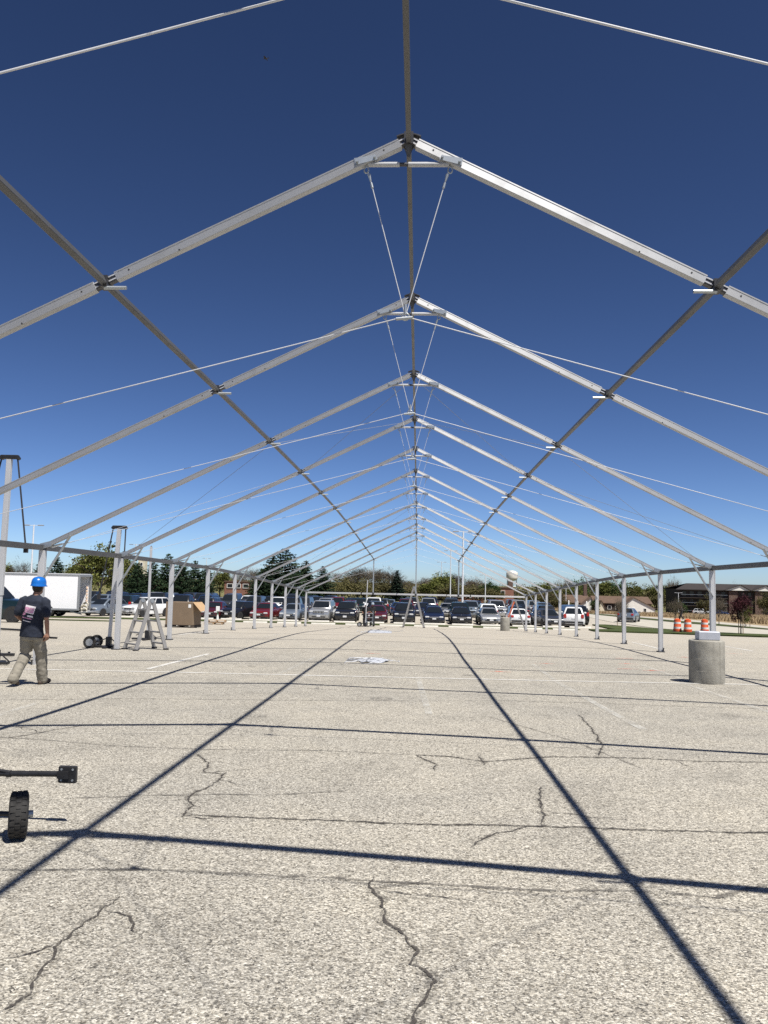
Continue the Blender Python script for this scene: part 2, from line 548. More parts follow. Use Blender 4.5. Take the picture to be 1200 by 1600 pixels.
def strip(name, pts, width, mat, dz, jit=0.0, step=0.05, parent=lot, seed=0, taper=True):
    rnd = random.Random(seed + int(abs(pts[0][0] * 1000)))
    P_ = []
    for i in range(len(pts) - 1):
        a, b = Vector(pts[i]), Vector(pts[i + 1])
        n = max(1, int((b - a).length / step))
        P_ += [a.lerp(b, k / n) for k in range(n)]
    P_.append(Vector(pts[-1]))
    mb = MB()
    off = 0.0
    for i, p in enumerate(P_):
        d = (P_[min(i + 1, len(P_) - 1)] - P_[max(i - 1, 0)])
        d.normalize()
        nrm = Vector((-d.y, d.x))
        off = off * 0.7 + rnd.uniform(-jit, jit)
        w = width * (rnd.uniform(0.35, 1.5) if jit else 1.0) * 0.5
        if taper and (i < 3 or i > len(P_) - 4): w *= 0.4
        for s in (-1, 1):
            q = p + nrm * (off + s * w)
            mb.v.append((q.x, q.y, lz(q.x, q.y) + dz))
    for i in range(len(P_) - 1):
        mb.f.append((2 * i, 2 * i + 1, 2 * i + 3, 2 * i + 2))
    mb.mi = [0] * len(mb.f)
    return mb.build(name, mat, parent, fix=False)
CRACKS = [
    [(-0.05, 4.87), (-0.07, 4.73), (-0.01, 4.55), (0.02, 4.37), (0.03, 4.21), (0.14, 4.07), (0.19, 3.9), (0.18, 3.77), (0.23, 3.72), (0.28, 3.61), (0.24, 3.49), (0.21, 3.39), (0.19, 3.25), (0.1, 2.8)],
    [(-1.38, 4.45), (-1.39, 4.19), (-1.42, 4.0), (-1.44, 3.82), (-1.4, 3.69), (-1.38, 3.49), (-1.35, 3.38), (-1.42, 3.2)],
    [(-1.53, 6.0), (-1.43, 6.06), (-0.86, 6.03), (-0.22, 6.01), (0.41, 5.99), (1.09, 6.04), (1.75, 6.03), (2.74, 6.08)],
    [(-2.01, 8.3), (-1.77, 7.87), (-1.7, 7.46), (-1.51, 7.44), (-1.52, 6.99), (-1.61, 6.59), (-1.48, 6.31), (-1.48, 6.0)],
    [(0.11, 8.48), (0.5, 8.44), (0.86, 8.27), (1.6, 8.61), (2.45, 8.68), (3.06, 8.61), (3.87, 8.73)],
    [(1.24, 7.25), (1.14, 6.7), (1.13, 6.33), (1.08, 6.04)],
    [(2.42, 11.75), (2.34, 10.5), (2.21, 9.36), (2.04, 8.71)],
    [(0.18, 8.49), (0.36, 8.04), (0.33, 7.75)],
    [(0.53, 5.49), (0.7, 5.79), (0.99, 6.01)],
    [(0.82, 8.52), (0.82, 8.08)],
    [(-4.18, 8.67), (-4.05, 8.97), (-3.93, 9.34), (-3.56, 9.9)],
]
FAINT = [
    [(-4.4, 8.83), (-3.8, 8.73), (-2.77, 8.53), (-1.77, 8.51), (-0.8, 8.6), (0.11, 8.48)],
    [(-2.26, 4.78), (-1.48, 4.88), (-0.72, 4.85), (0.01, 4.79), (0.72, 4.75), (1.42, 4.79), (1.82, 4.74), (2.29, 5.03)],
    [(-2.52, 6.42), (-1.83, 6.62), (-0.99, 6.73), (-0.39, 6.9)],
    [(-5.74, 11.72), (-4.05, 12.17), (-2.21, 12.42), (1.65, 13.09), (5.51, 13.01)],
    [(1.12, 11.37), (1.96, 9.52), (2.32, 8.19)],
]
for i, c in enumerate(CRACKS):
    strip('crack_edge', c, 0.060, M['crack_edge'], 0.003, 0.012, 0.03, seed=i)
    strip('crack', c, 0.015 if i < 2 else 0.022 if i in (2, 4) else 0.015, M['crack'], 0.005, 0.012, 0.03, seed=i)
    rb = random.Random(70 + i)
    for k in range(len(c) // 4):                       # short side branches
        j = rb.randrange(len(c) - 1)
        p, q = Vector(c[j]), Vector(c[j + 1])
        o_ = p.lerp(q, rb.random()); d = (q - p).normalized()
        sd = rb.choice((-1, 1)); pts = [tuple(o_)]
        a = math.atan2(d.y, d.x) + sd * rb.uniform(.5, 1.3)
        for _ in range(rb.randint(2, 5)):
            a += rb.uniform(-.6, .6)
            o_ = o_ + Vector((math.cos(a), math.sin(a))) * rb.uniform(.05, .16)
            pts.append(tuple(o_))
        strip('crack_branch', pts, 0.012, M['crack'], 0.005, 0.008, 0.025, seed=i * 10 + k)
for i, c in enumerate(FAINT): strip('hairline_crack', c, 0.034, M['faint'], 0.004, 0.010, 0.05, seed=40 + i)
PAINT = [([(-9.5, 15.8), (5.38, 16.36), (9.0, 16.6)], .11, 'paint'), ([(-5.18, 16.5), (-5.05, 20.75)], .11, 'paint'), ([(-2.5, 16.2), (-2.35, 20.7)], .10, 'paint_faint'),
         ([(2.82, 16.1), (3.0, 10.6)], .11, 'paint_faint'), ([(5.28, 16.2), (5.42, 11.6)], .11, 'paint_faint'), ([(-5.0, 9.7), (-5.1, 11.7)], .10, 'paint_faint'),
         ([(0.2, 16.0), (0.35, 11.4)], .10, 'paint_faint'), ([(5.5, 16.6), (5.65, 20.8)], .10, 'paint_faint'), ([(2.85, 16.5), (2.95, 20.2)], .10, 'paint_faint'),
         ([(-6, 34.0), (7, 34.2)], .11, 'paint_faint'), ([(8.0, 27.0), (8.3, 32.0)], .11, 'paint'), ([(11.0, 27.5), (11.3, 32.0)], .11, 'paint'), ([(-8.2, 29.0), (-8.0, 33.5)], .11, 'paint'), ([(-5.2, 29.0), (-5.0, 33.5)], .11, 'paint_faint')]
for i, (pts, w, k) in enumerate(PAINT): strip('painted_line', pts, w, M[k], 0.006, 0, 0.3, seed=i, taper=False)
for i, (x, y) in enumerate([(-1.06, 22.36), (3.26, 20.51), (5.74, 22.8), (4.97, 19.36), (5.46, 19.05), (7.69, 23.87), (9.76, 25.82), (5.36, 20.94), (1.9, 17.9)]):
    strip('red_mark', [(x - .22, y), (x + .05, y + .06), (x + .26, y - .02)], .12, M['red_paint'], 0.008, 0.01, 0.06, seed=i)
for i, (x, y) in enumerate([(13.83, 36.46), (14.6, 36.0)]):
    strip('yellow_mark', [(x - .4, y), (x + .4, y + .03)], .12, M['yellow_paint'], 0.008, 0.01, 0.08, seed=i)

# old oil drips and scuffs
M['oil'] = worn('old_oil_drips', (.09, .085, .078), 0.47, 0.74, 5.0, scale2=45)
for i, (x, y, r_) in enumerate([(-1.9, 10.8, .14), (-0.35, 12.9, .18), (1.2, 16.9, .13), (-3.4, 17.6, .2), (4.6, 12.2, .16), (6.6, 24.0, .3)]):
    rb = random.Random(i)
    patch('oil_stain', [(x + r_ * rb.uniform(.7, 1.3) * math.cos(a * .5236), y + r_ * 1.3 * rb.uniform(.6, 1.2) * math.sin(a * .5236)) for a in range(12)], 0.012, M['oil'], step=.3, parent=lot)

# ------------------------------------------------------------------ the tent frame
Y0, BAY, HW, HE, HR, TP = 7.80497, 4.53809, 7.62, 2.4407, 6.19013, 0.38791
XP, ZP = HW * TP, HR + (HE - HR) * TP
FR = list(range(-2, 12))
fy = lambda i: Y0 + BAY * i
fg = lambda i: prof(fy(i)) if i > 3 else (-.05 if i == 3 else -.013 if i == 2 else 0.0)
tent = empty('tent_frame', (0, fy(-2), 0), 0, 'long aluminium clear-span tent skeleton with bare rafters, purlins and legs', 'tent frame')
TO = Vector((0, fy(-2), 0))
SL = Vector((HW, 0, HE - HR)).normalized()          # down the right-hand slope
SN = Vector((-SL.z, 0, SL.x))                         # up and out of the slope
RAF = [(-.055, -.053), (-.049, -.059), (.049, -.059), (.055, -.053), (.055, .030), (.048, .033), (.048, .041), (.055, .044), (.055, .059), (.022, .059), (.022, .046), (-.022, .046), (-.022, .059), (-.055, .059), (-.055, .044), (-.048, .041), (-.048, .033), (-.055, .030)]
RAF = [(x * .76, z * .76) for x, z in RAF]
def mirr(p, s): return Vector((p[0] * s, p[1], p[2]))
APEX, KNEE, PUR = Vector((0, 0, HR)), Vector((HW, 0, HE)), Vector((XP, 0, ZP))
FM = {}
for s in (-1, 1):
    def mk(fn, mats, auto=30):
        mb = MB(); fn(mb); return mb.mesh('tent_part', mats, auto=auto)
    upn = lambda s=s: mirr(SN, s)
    FM['up', s] = mk(lambda b: b.extrude(RAF, mirr(APEX + SL * .095, s), mirr(PUR - SL * .125, s), upn()), M['alu', s])
    FM['lo', s] = mk(lambda b: b.extrude(RAF, mirr(PUR + SL * .10, s), mirr(KNEE - SL * .10, s), upn()), M['alu', s])
    def sleeve(b, s=s):
        b.cur = 0
        for a, c in (((PUR - SL * .16), (PUR - SL * .04)), ((PUR + SL * .04), (PUR + SL * .13))):
            b.beam(mirr(a, s), mirr(c, s), .068, .074, upn())
        b.box(mirr(PUR, s), (.085, .14, .11))
        b.cur = 1
        for off in (-.018, .022):
            for a, c in ((-.15, -.045), (.045, .12)):
                b.beam(mirr(PUR + SL * a + SN * off, s) + Vector((0, -.036, 0)), mirr(PUR + SL * c + SN * off, s) + Vector((0, -.036, 0)), .008, .012, upn())
    FM['sleeve', s] = mk(sleeve, [M['joint'], M['rib']])
    def stub(b, s=s):
        p = mirr(PUR - SN * .075, s)
        b.tube(p + Vector((s * .02, -.05, 0)), p + Vector((-s * .20, -.05, 0)), .018, n=12)
    FM['stub', s] = mk(stub, M['galv'])
    def leg(b, s=s):
        b.extrude([(x * 1.38, z * 1.38) for x, z in RAF], (s * HW, 0, .03), (s * HW, 0, HE - .07), (s, 0, 0))
    FM['leg', s] = mk(leg, M['alu'])
    def plate(b, s=s):
        b.box((s * HW, 0, .014), (.20, .26, .028), ch=.006)
        b.cur = 1
        for yy in (-.10, .10):
            b.tube((s * (HW + .06), yy, .02), (s * (HW + .06), yy, .12), .016, n=8)
            b.tube((s * (HW + .06), yy, .12), (s * (HW + .06), yy, .135), .03, n=8)
    FM['plate', s] = mk(plate, [M['joint'], M['hole']])
    def knee(b, s=s):
        b.beam(mirr(KNEE - SL * .14, s), mirr(KNEE + SL * .05, s), .086, .10, upn())
        b.beam((s * HW, 0, HE - .13), (s * HW, 0, HE + .06), .09, .09, (s, 0, 0))
        b.cur = 1
        for yy in (-.054, .048):
            b.slab([mirr(KNEE + Vector((-.20, yy, .02)), s), mirr(KNEE + Vector((.05, yy, -.06)), s), mirr(KNEE + Vector((.05, yy, .07)), s), mirr(KNEE + Vector((-.18, yy, .13)), s)], (0, 1, 0), .006)
    FM['knee', s] = mk(knee, [M['joint'], M['galv']])
    def brace(b, s=s):
        a = Vector((HW - .02, -.03, HE - .70))
        c = KNEE - SL * .60 - SN * .05 + Vector((0, -.03, 0))
        d = (c - a).normalized()
        b.tube(mirr(a + d * .12, s), mirr(c - d * .12, s), .026, n=10)
    FM['brace', s] = mk(brace, M['galv'])
    for end in (0, 1):
        def fork(b, s=s, end=end):
            a = Vector((HW - .02, -.03, HE - .70))
            c = KNEE - SL * .60 - SN * .05 + Vector((0, -.03, 0))
            d = (c - a).normalized()
            p, q = ((a - d * .03, a + d * .15), (c + d * .03, c - d * .15))[end]
            for yy in (-.034, .034):
                b.beam(mirr(p + Vector((0, yy, 0)), s), mirr(q + Vector((0, yy, 0)), s), .008, .06, (0, 1, 0))
            b.tube(mirr(p, s) + Vector((0, -.05, 0)), mirr(p, s) + Vector((0, .05, 0)), .014, n=6)
        FM['fork', s, end] = mk(fork, M['galv'])
    def bracket(b, s=s):
        c = APEX + SL * .47 - SN * .02
        for yy in (-.050, .043):
            b.slab([mirr(Vector((.30, yy, HR - .215)), s), mirr(Vector((.52, yy, HR - .275)), s), mirr(Vector((.53, yy, HR - .205)), s), mirr(Vector((.33, yy, HR - .175)), s)], (0, 1, 0), .007)
        b.tube(mirr((.50, -.085, HR - .245), s), mirr((.50, .085, HR - .245), s), .014, n=8)
        b.tube(mirr((.33, -.085, HR - .20), s), mirr((.33, .085, HR - .20), s), .012, n=8)
    FM['bracket', s] = mk(bracket, M['galv'])
    A, B_ = Vector((.41, 0, HR - .25)), Vector((.0, 0, 4.42))
    def shackle(b, s=s):
        pts = []
        for k in range(13):
            a = 2 * math.pi * k / 12
            pts.append(mirr(A, s) + Vector((.022 * math.cos(a), 0, -.05 + .034 * math.sin(a))))
        b.path(pts, .008, 5)
        d = (mirr(B_, s) - mirr(A, s)).normalized()
        b.tube(mirr(A, s) + d * .10, mirr(A, s) + d * .17, .017, .009, 8)
        b.tube(mirr(A, s) + d * .19, mirr(A, s) + d * .24, .013, .013, 8)
    FM['shackle', s] = mk(shackle, M['galv'], 60)
    def hang(b, s=s):
        d = (mirr(B_, s) - mirr(A, s)).normalized()
        b.tube(mirr(A, s) + d * .08, mirr(B_, s), .0048, n=6)
    FM['hang', s] = mk(hang, M['rope'])
    def cable(b, s=s):
        e = Vector((HW - .16, -.0, HE + .01))
        pts = []
        for k in range(17):
            t = k / 16
            p = B_.lerp(e, t)
            p.z -= .012 * 4 * t * (1 - t)
            pts.append(mirr(p, s))
        b.path(pts, .0052, 6)
    FM['cable', s] = mk(cable, M['rope'], 60)
    def turnb(b, s=s):
        e = Vector((HW - .16, 0, HE + .01)); d = (B_ - e).normalized()
        b.tube(mirr(e, s), mirr(e + d * .30, s), .013, n=6)
        b.tube(mirr(e + d * .05, s), mirr(e + d * .24, s), .020, n=6)
    FM['turn', s] = mk(turnb, M['galv'])
    def bolts(b, p, s=s):
        c = mirr(p, s)
        b.tube(c + Vector((0, -.0440, 0)), c + Vector((0, -.038, 0)), .009, n=8)
    for k, p in (('b1', APEX + SL * .27), ('b2', PUR - SL * .27), ('b3', PUR + SL * .24), ('b4', PUR - SL * .80 - SN * .035), ('b5', PUR + SL * .9 - SN * .035), ('b6', KNEE - SL * .9 - SN * .03)):
        FM[k, s] = mk(lambda b, p=p: bolts(b, p), M['hole'])
def apexj(b):
    for s in (-1, 1):
        b.beam(mirr(APEX + SL * .03, s), mirr(APEX + SL * .15, s), .068, .074, mirr(SN, s))
    b.box(APEX, (.09, .13, .12))
    n = 8
    for k in range(n):
        a0, a1 = R(62) + R(56) * k / n, R(62) + R(56) * (k + 1) / n
        q = lambda a: Vector((.25 * math.cos(a), 0, HR - .195 + .25 * math.sin(a)))
        b.beam(q(a0), q(a1), .076, .018, (0, 0, 1))
    b.cur = 1
    for s in (-1, 1):
        for off in (-.020, .02):
            b.beam(mirr(APEX + SL * .045 + SN * off, s) + Vector((0, -.036, 0)), mirr(APEX + SL * .13 + SN * off, s) + Vector((0, -.036, 0)), .008, .012, mirr(SN, s))
mb = MB(); apexj(mb); FM['apex'] = mb.mesh('tent_part', [M['joint'], M['rib']])
mb = MB(); mb.tube((0, 0, HR - .06), (0, 0, HR - .17), .05, .012, 10); FM['nub'] = mb.mesh('tent_part', M['joint'])
def tie(b):
    z = HR - .245
    b.tube((-.40, 0, z), (-.085, 0, z), .024, n=12)
    b.tube((.0, 0, z), (.40, 0, z), .024, n=12)
    b.cur = 1
    b.tube((-.10, 0, z), (.02, 0, z), .019, n=12)
mb = MB(); tie(mb); FM['tie'] = mb.mesh('tent_part', [M['alu_across'], M['joint']], auto=40)
def ring(b):
    pts = [Vector((.035 * math.cos(2 * math.pi * k / 12), 0, 4.42 + .035 * math.sin(2 * math.pi * k / 12))) for k in range(13)]
    b.path(pts, .010, 6)
    b.tube((-.09, 0, 4.395), (.07, 0, 4.41), .016, n=8)
    b.tube((0, 0, 4.44), (0, 0, 4.54), .014, n=8)
mb = MB(); ring(mb); FM['ring'] = mb.mesh('tent_part', M['galv'], auto=60)

for i in FR:
    loc = Vector((0, fy(i), fg(i))) - TO
    gable = i == 11
    def P_(key, name, parent=tent):
        return mobj(name, FM[key], parent, loc if parent is tent else None)
    P_('apex', 'apex_joint')
    P_('nub', 'apex_nub')
    for s in (-1, 1):
        u = P_(('up', s), 'upper_rafter')
        l = P_(('lo', s), 'lower_rafter')
        if i < 4:
            for k in ('b1', 'b2', 'b4'): P_((k, s), 'bolt', u)
            for k in ('b3', 'b5', 'b6'): P_((k, s), 'bolt', l)
        P_(('sleeve', s), 'rafter_joint')
        P_(('stub', s), 'purlin_peg')
        lg = P_(('leg', s), 'leg')
        P_(('plate', s), 'base_plate', lg)
        P_(('knee', s), 'knee_joint')
        if not gable:
            br = P_(('brace', s), 'knee_brace')
            P_(('fork', s, 0), 'brace_fork', br); P_(('fork', s, 1), 'brace_fork', br)
            h = P_(('hang', s), 'hanger_wire')
            P_(('shackle', s), 'shackle', h)
            c = P_(('cable', s), 'tie_cable')
            P_(('turn', s), 'turnbuckle', c)
    if not gable:
        t_ = P_('tie', 'collar_bar')
        for s in (-1, 1): P_(('bracket', s), 'collar_bracket', t_)
        P_('ring', 'cable_ring')

BP = [(-.034, -.046), (-.028, -.052), (.028, -.052), (.034, -.046), (.034, .046), (.028, .052), (.008, .052), (.008, .044), (-.008, .044), (-.008, .052), (-.028, .052), (-.034, .046)]
EP = [(-.036, -.052), (-.030, -.058), (.030, -.058), (.036, -.052), (.036, .012), (.031, .016), (.036, .020), (.036, .052), (.030, .058), (-.030, .058), (-.036, .052)]
for i in FR[:-1]:
    ya, yb = fy(i) + .075, fy(i + 1) - .075
    ga, gb = fg(i), fg(i + 1)
    a0 = Vector((0, ya, ga)) - TO; b0 = Vector((0, yb, gb)) - TO
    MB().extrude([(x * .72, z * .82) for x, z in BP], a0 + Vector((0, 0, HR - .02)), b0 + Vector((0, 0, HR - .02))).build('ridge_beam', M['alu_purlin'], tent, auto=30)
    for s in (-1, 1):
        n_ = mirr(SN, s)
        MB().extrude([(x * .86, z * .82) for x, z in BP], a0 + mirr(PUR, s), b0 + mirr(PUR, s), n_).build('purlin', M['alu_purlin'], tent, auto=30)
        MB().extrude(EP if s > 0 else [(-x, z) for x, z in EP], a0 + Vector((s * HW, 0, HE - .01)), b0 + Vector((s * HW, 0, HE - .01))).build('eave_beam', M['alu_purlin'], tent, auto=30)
# crossed wind wires in two bays
for i in (-2, 2, 7):
    for s in (-1, 1):
        for p, q in ((APEX, PUR), (PUR, KNEE)):
            for e, f_ in ((p, q), (q, p)):
                a = Vector((0, fy(i), fg(i))) + mirr(e, s) - mirr(SN, s) * .07 - TO
                c = Vector((0, fy(i + 1), fg(i + 1))) + mirr(f_, s) - mirr(SN, s) * .07 - TO
                MB().tube(a, c, .0042, n=5).build('wind_wire', M['wire'], tent)
# far gable: crossbeam at eave height and three gable poles
yg, gg = fy(11), fg(11)
for k in range(4):
    x0, x1 = -HW + .06 + (2 * HW - .12) * k / 4 + .03, -HW + .06 + (2 * HW - .12) * (k + 1) / 4 - .03
    MB().extrude([(a, b) for a, b in EP], Vector((x0, yg, gg + HE - .10)) - TO, Vector((x1, yg, gg + HE - .10)) - TO).build('gable_beam', M['alu_across'], tent, auto=30)
for x in (-XP, 0, XP):
    top = HR - abs(x) * (HR - HE) / HW - .08
    MB().beam(Vector((x, yg, gg + HE - .16)) - TO, Vector((x, yg, gg + top)) - TO, .075, .09, (0, 1, 0)).build('gable_pole', M['galv'], tent)
    MB().box(Vector((x, yg, gg + HE - .10)) - TO, (.13, .10, .15)).build('gable_coupling', M['joint'], tent)
# ------------------------------------------------------------------ things standing in the lot
# concrete ballast drums
def drum(x, y, r_, h, label):
    mb = MB()
    pr_ = [(r_ * .97, 0), (r_ * 1.0, .03), (r_ * 1.0, h - .03), (r_ * .985, h - .008), (r_ * .95, h)]
    mb.lathe(pr_, 40)
    for a in (R(-62), R(118)):                          # seams left by the two form halves
        mb.beam((r_ * math.cos(a), r_ * math.sin(a), .01), (r_ * math.cos(a), r_ * math.sin(a), h - .03), .014, .010, (math.cos(a), math.sin(a), 0))
    for zz in (.30, .58):
        mb.lathe([(r_ * .99, h * zz - .006), (r_ * 1.006, h * zz), (r_ * .99, h * zz + .006)], 40)
    o = mb.build('concrete_drum', M['drum'], None, (x, y, gz(x, y)), auto=50)
    return tag(o, label, 'concrete drum', 'concrete ballast drums')
drum(5.82, 16.6, .332, .84, 'large round concrete ballast drum with a grey block on top')
drum(6.12, 57.2, .32, .92, 'far concrete drum in front of the white sedan')
mb = MB(); mb.box((0, 0, .085), (.40, .30, .165), ch=.012)
tag(mb.build('metal_block', simple('grey_painted_block', (.42, .44, .49), .5, .2, .08), None, (5.84, 16.6, gz(5.82, 16.6) + .84), (0, 0, R(-4))), 'grey rectangular block on top of the concrete drum', 'block')

# hoist masts that lifted the eaves
def mast(x, y, top, lean, label, wheels=True, head=True, strap_to=None, thin=False):
    g0 = gz(x, y)
    o = empty('lifting_mast', (x, y, g0), 0, label, 'lifting mast', 'masts that lift the tent eaves')
    lx = lean
    f = lambda z: Vector((lx * z, 0, z))
    w = .055 if thin else .085
    MB().beam(f(.10), f(top * .42), w * .9, w * .9, (0, 1, 0)).build('lower_tube', M['alu'], o)
    MB().beam(f(top * .33), f(top - .05), w * 1.15, w * 1.15, (0, 1, 0)).build('upper_tube', M['alu'], o)
    if head:
        mb = MB(); mb.box(f(top), (.38, .10, .085), ch=.015)
        mb.tube(f(top) + Vector((-.17, -.07, -.02)), f(top) + Vector((-.17, .07, -.02)), .035, n=10)
        mb.tube(f(top) + Vector((.17, -.07, -.02)), f(top) + Vector((.17, .07, -.02)), .035, n=10)
        mb.build('head_plate', M['black'], o)
    mb = MB()
    mb.box((0, 0, .16), (.13, .13, .28), ch=.01)
    mb.box((-.1, 0, .04), (.75, .12, .05), ch=.01)
    mb.box((0, .0, .035), (.10, .7, .05), ch=.01)
    mb.tube((.05, 0, .26), (.32, -.05, .06), .014, n=6)
    mb.tube((-.05, 0, .26), (-.36, 0, .14), .014, n=6)
    mb.build('base', M['black'], o)
    if wheels:
        for yy in (-.24, .24):
            add_wheel(o, Vector((-.42, yy, .16)), .16, .09, R(90))
        MB().tube((-.42, -.2, .16), (-.42, .2, .16), .018, n=8).build('axle', M['black'], o)
    if strap_to:
        for p, q in strap_to:
            a = f(top) + Vector((p, 0, -.03)); c = Vector(q) - Vector((x, y, g0))
            MB().beam(a, c, .036, .006, (0, 1, 0)).build('strap', M['strap'], o)
            mb = MB(); mb.box(c + Vector((0, 0, .0)), (.085, .04, .135)); mb.build('strap_loop', M['strap'], o)
    return o

def tyre_mesh(r_, w, lug=True):
    mb = MB()
    h = w / 2
    mb.lathe([(r_ * .58, -h * .7), (r_ * .80, -h), (r_ * .95, -h * .9), (r_, -h * .55), (r_, h * .55), (r_ * .95, h * .9), (r_ * .80, h), (r_ * .58, h * .7)], 28, axis='X', close=True)
    if lug:
        for k in range(22):
            for j in (-1, 0, 1):
                a = 2 * math.pi * (k + .5 * (j % 2)) / 22
                c = Vector((j * h * .58, math.cos(a) * r_, math.sin(a) * r_))
                mb.box(c, (h * .48, r_ * .17, r_ * .05), M=Matrix.Rotation(a - math.pi / 2, 3, 'X'))
    return mb.mesh('tyre', M['rubber'], auto=45)
def rim_mesh(r_, w, spokes=5):
    mb = MB()
    h = w / 2
    mb.lathe([(r_ * .60, -h * .72), (r_ * .60, h * .72), (r_ * .50, h * .62), (r_ * .46, h * .2), (r_ * .12, h * .35), (r_ * .10, h * .5), (0.001, h * .5), (0.001, -h * .5), (r_ * .10, -h * .5), (r_ * .12, -h * .35), (r_ * .46, -h * .2), (r_ * .50, -h * .62)], 20, axis='X')
    return mb.mesh('rim', M['rim'], auto=40)
_wm = {}
def add_wheel(parent, c, r_, w, rz=0.0, lug=True):
    key = (round(r_, 3), round(w, 3), lug)
    if key not in _wm: _wm[key] = (tyre_mesh(r_, w, lug), rim_mesh(r_, w))
    t_, q = _wm[key]
    o = mobj('wheel', t_, parent, c, (0, 0, rz))
    mobj('rim', q, o)
    return o

mast(-8.35, 16.62, 4.24, .010, 'tall aluminium lifting mast with a black head plate at the left edge', strap_to=[(.17, (-7.63, 16.15, 2.35)), (-.17, (-8.9, 16.6, 1.9))])
mast(-8.02, 21.9, 3.22, .045, 'aluminium lifting mast on two wheels beside the ladder', strap_to=[(.17, (-7.64, 21.7, 2.45)), (-.17, (-8.35, 21.9, 1.3))])
mast(-8.20, 25.6, 2.95, .0, 'thin lifting mast with a black top behind the ladder', wheels=False, head=False, strap_to=[(0, (-8.19, 25.6, 2.2))], thin=True)

# cart of another lifting mast, low at the left edge of the picture
cart = empty('mast_cart', (-2.775, 5.53, .178), 0, 'black wheeled mast cart lying at the lower left edge', 'cart')
add_wheel(cart, Vector((.395, -.14, .142)), .142, .115, R(24))
MB().tube((-.9, -.20, .145), (.36, -.14, .145), .016, n=10).build('axle', M['black'], cart)
MB().tube((-.9, .25, .28), (.50, .20, .325), .020, n=12).build('arm', M['black'], cart)
mb = MB(); mb.box((.565, .195, .325), (.125, .03, .115), ch=.006); mb.box((.54, .19, .325), (.08, .05, .05)); mb.build('arm_plate', M['black'], cart)
MB().path([(-.9, .20, .375), (-.4, .22, .365), (.0, .21, .342), (.16, .20, .328)], .011, 8).build('cable_loop', M['strap'], cart)
MB().tube((.13, .21, .312), (.16, .21, .314), .024, n=10).build('clamp', M['black'], cart)
for bx_ in (-.03, .03):
    for bz_ in (-.03, .03): MB().tube((.565 + bx_ * 1.3, .176, .325 + bz_ * 1.2), (.565 + bx_ * 1.3, .186, .325 + bz_ * 1.2), .008, n=6).build('bolt', M['galv'], cart)
MB().tube((.45, -.118, .142), (.475, -.106, .142), .022, n=10).build('axle_nut', M['galv'], cart)
MB().beam((-.9, .0, .06), (-.25, .0, .06), .06, .05).build('frame_bar', M['black'], cart)

MB().box((-.66, .03, .20), (.12, .60, .34), ch=.012).build('axle_carrier', M['black'], cart)
MB().beam((-.66, .24, .12), (-.62, .30, 1.05), .075, .075, (0, 1, 0)).build('mast_stub', M['alu'], cart)
add_wheel(cart, Vector((-1.0, -.20, .142)), .142, .115, R(6))
MB().tube((-.92, -.20, .145), (-1.0, -.20, .145), .016, n=10).build('axle', M['black'], cart)

# steel bars on the ground at the left
for (x0, y0, x1, y1, w, lab) in [(-15.2, 29.6, -13.6, 29.0, .12, 'dark steel bar on the ground left of the worker, the farther one'), (-10.1, 18.4, -8.95, 18.62, .08, 'dark steel bar on the ground left of the worker, the nearer one'), (-8.9, 11.95, -7.75, 11.9, .07, 'dark steel bar cut off by the left picture edge below the worker')]:
    c = Vector(((x0 + x1) / 2, (y0 + y1) / 2, 0)); c.z = gz(c.x, c.y) + .005
    a = Vector((x0, y0, c.z + .035)) - c; b_ = Vector((x1, y1, c.z + .035)) - c
    mb = MB(); mb.beam(a, b_, w, .06, ch=.012)
    mb.tube(b_ - (b_ - a) * .1 + Vector((0, 0, .02)), b_ - (b_ - a) * .1 + Vector((0, 0, .06)), .03, n=8)
    tag(mb.build('steel_bar', M['black'], None, c), lab, 'steel bar', 'steel bars on the ground')

# ladders
def ladder(name, loc, rz, label, width, h, spread, rungs, rail, mat, mat2=None, cap=True, widen=1.0):
    """folding ladder: two leaning sections hinged at the top; rungs run along local x"""
    o = empty(name, loc, rz, label, 'ladder', 'ladders about the tent')
    for sgn in (-1, 1):
        mt = mat if sgn < 0 or mat2 is None else mat2
        for sx in (-1, 1):
            a = Vector((sx * width / 2 * widen, sgn * spread / 2, 0)); c = Vector((sx * width / 2, sgn * .03, h))
            d = (c - a).normalized()
            rl = MB().beam(a + d * .04, c, rail * .45, rail, (0, 1, 0)).build('rail', mt, o)
            mb = MB(); mb.box(a + Vector((0, 0, .02)), (rail * .8, rail * 1.4, .045), ch=.008); mb.build('foot', M['black'], rl)
        for k in range(rungs):
            t = (k + .55) / (rungs + .35)
            zz = h * t
            yy = sgn * (spread / 2 * (1 - t) + .03 * t)
            xx = width / 2 * (widen * (1 - t) + t) - .01
            mb = MB(); mb.beam((-xx, yy, zz), (xx, yy, zz), rail * .7, rail * .42, (0, 0, 1)); mb.build('rung', mt, o)
    for sx in (-1, 1):
        mb = MB(); mb.tube((sx * (width / 2 - .03), 0, h), (sx * (width / 2 + .035), 0, h), .055, n=12); mb.build('hinge', M['joint'] if not cap else M['galv'], o)
    return o
M['ladder'] = alum('weathered_ladder', (.36, .35, .34), .5, .55)
M['ladder_red'] = simple('orange_fibreglass_rail', (.62, .17, .09), .55, 0, .1)
ladder('folding_ladder', (-6.95, 21.65, gz(-7, 21.6)), R(-44), 'low folding aluminium ladder standing beside the lifting mast', .50, 1.28, .86, 4, .095, M['ladder'], widen=1.25)
ladder('step_ladder', (-.13, 61.2, gz(0, 61.2)), R(82), 'tall narrow ladder standing under the gable ridge pole', .40, 2.95, 1.55, 7, .09, M['ladder'])
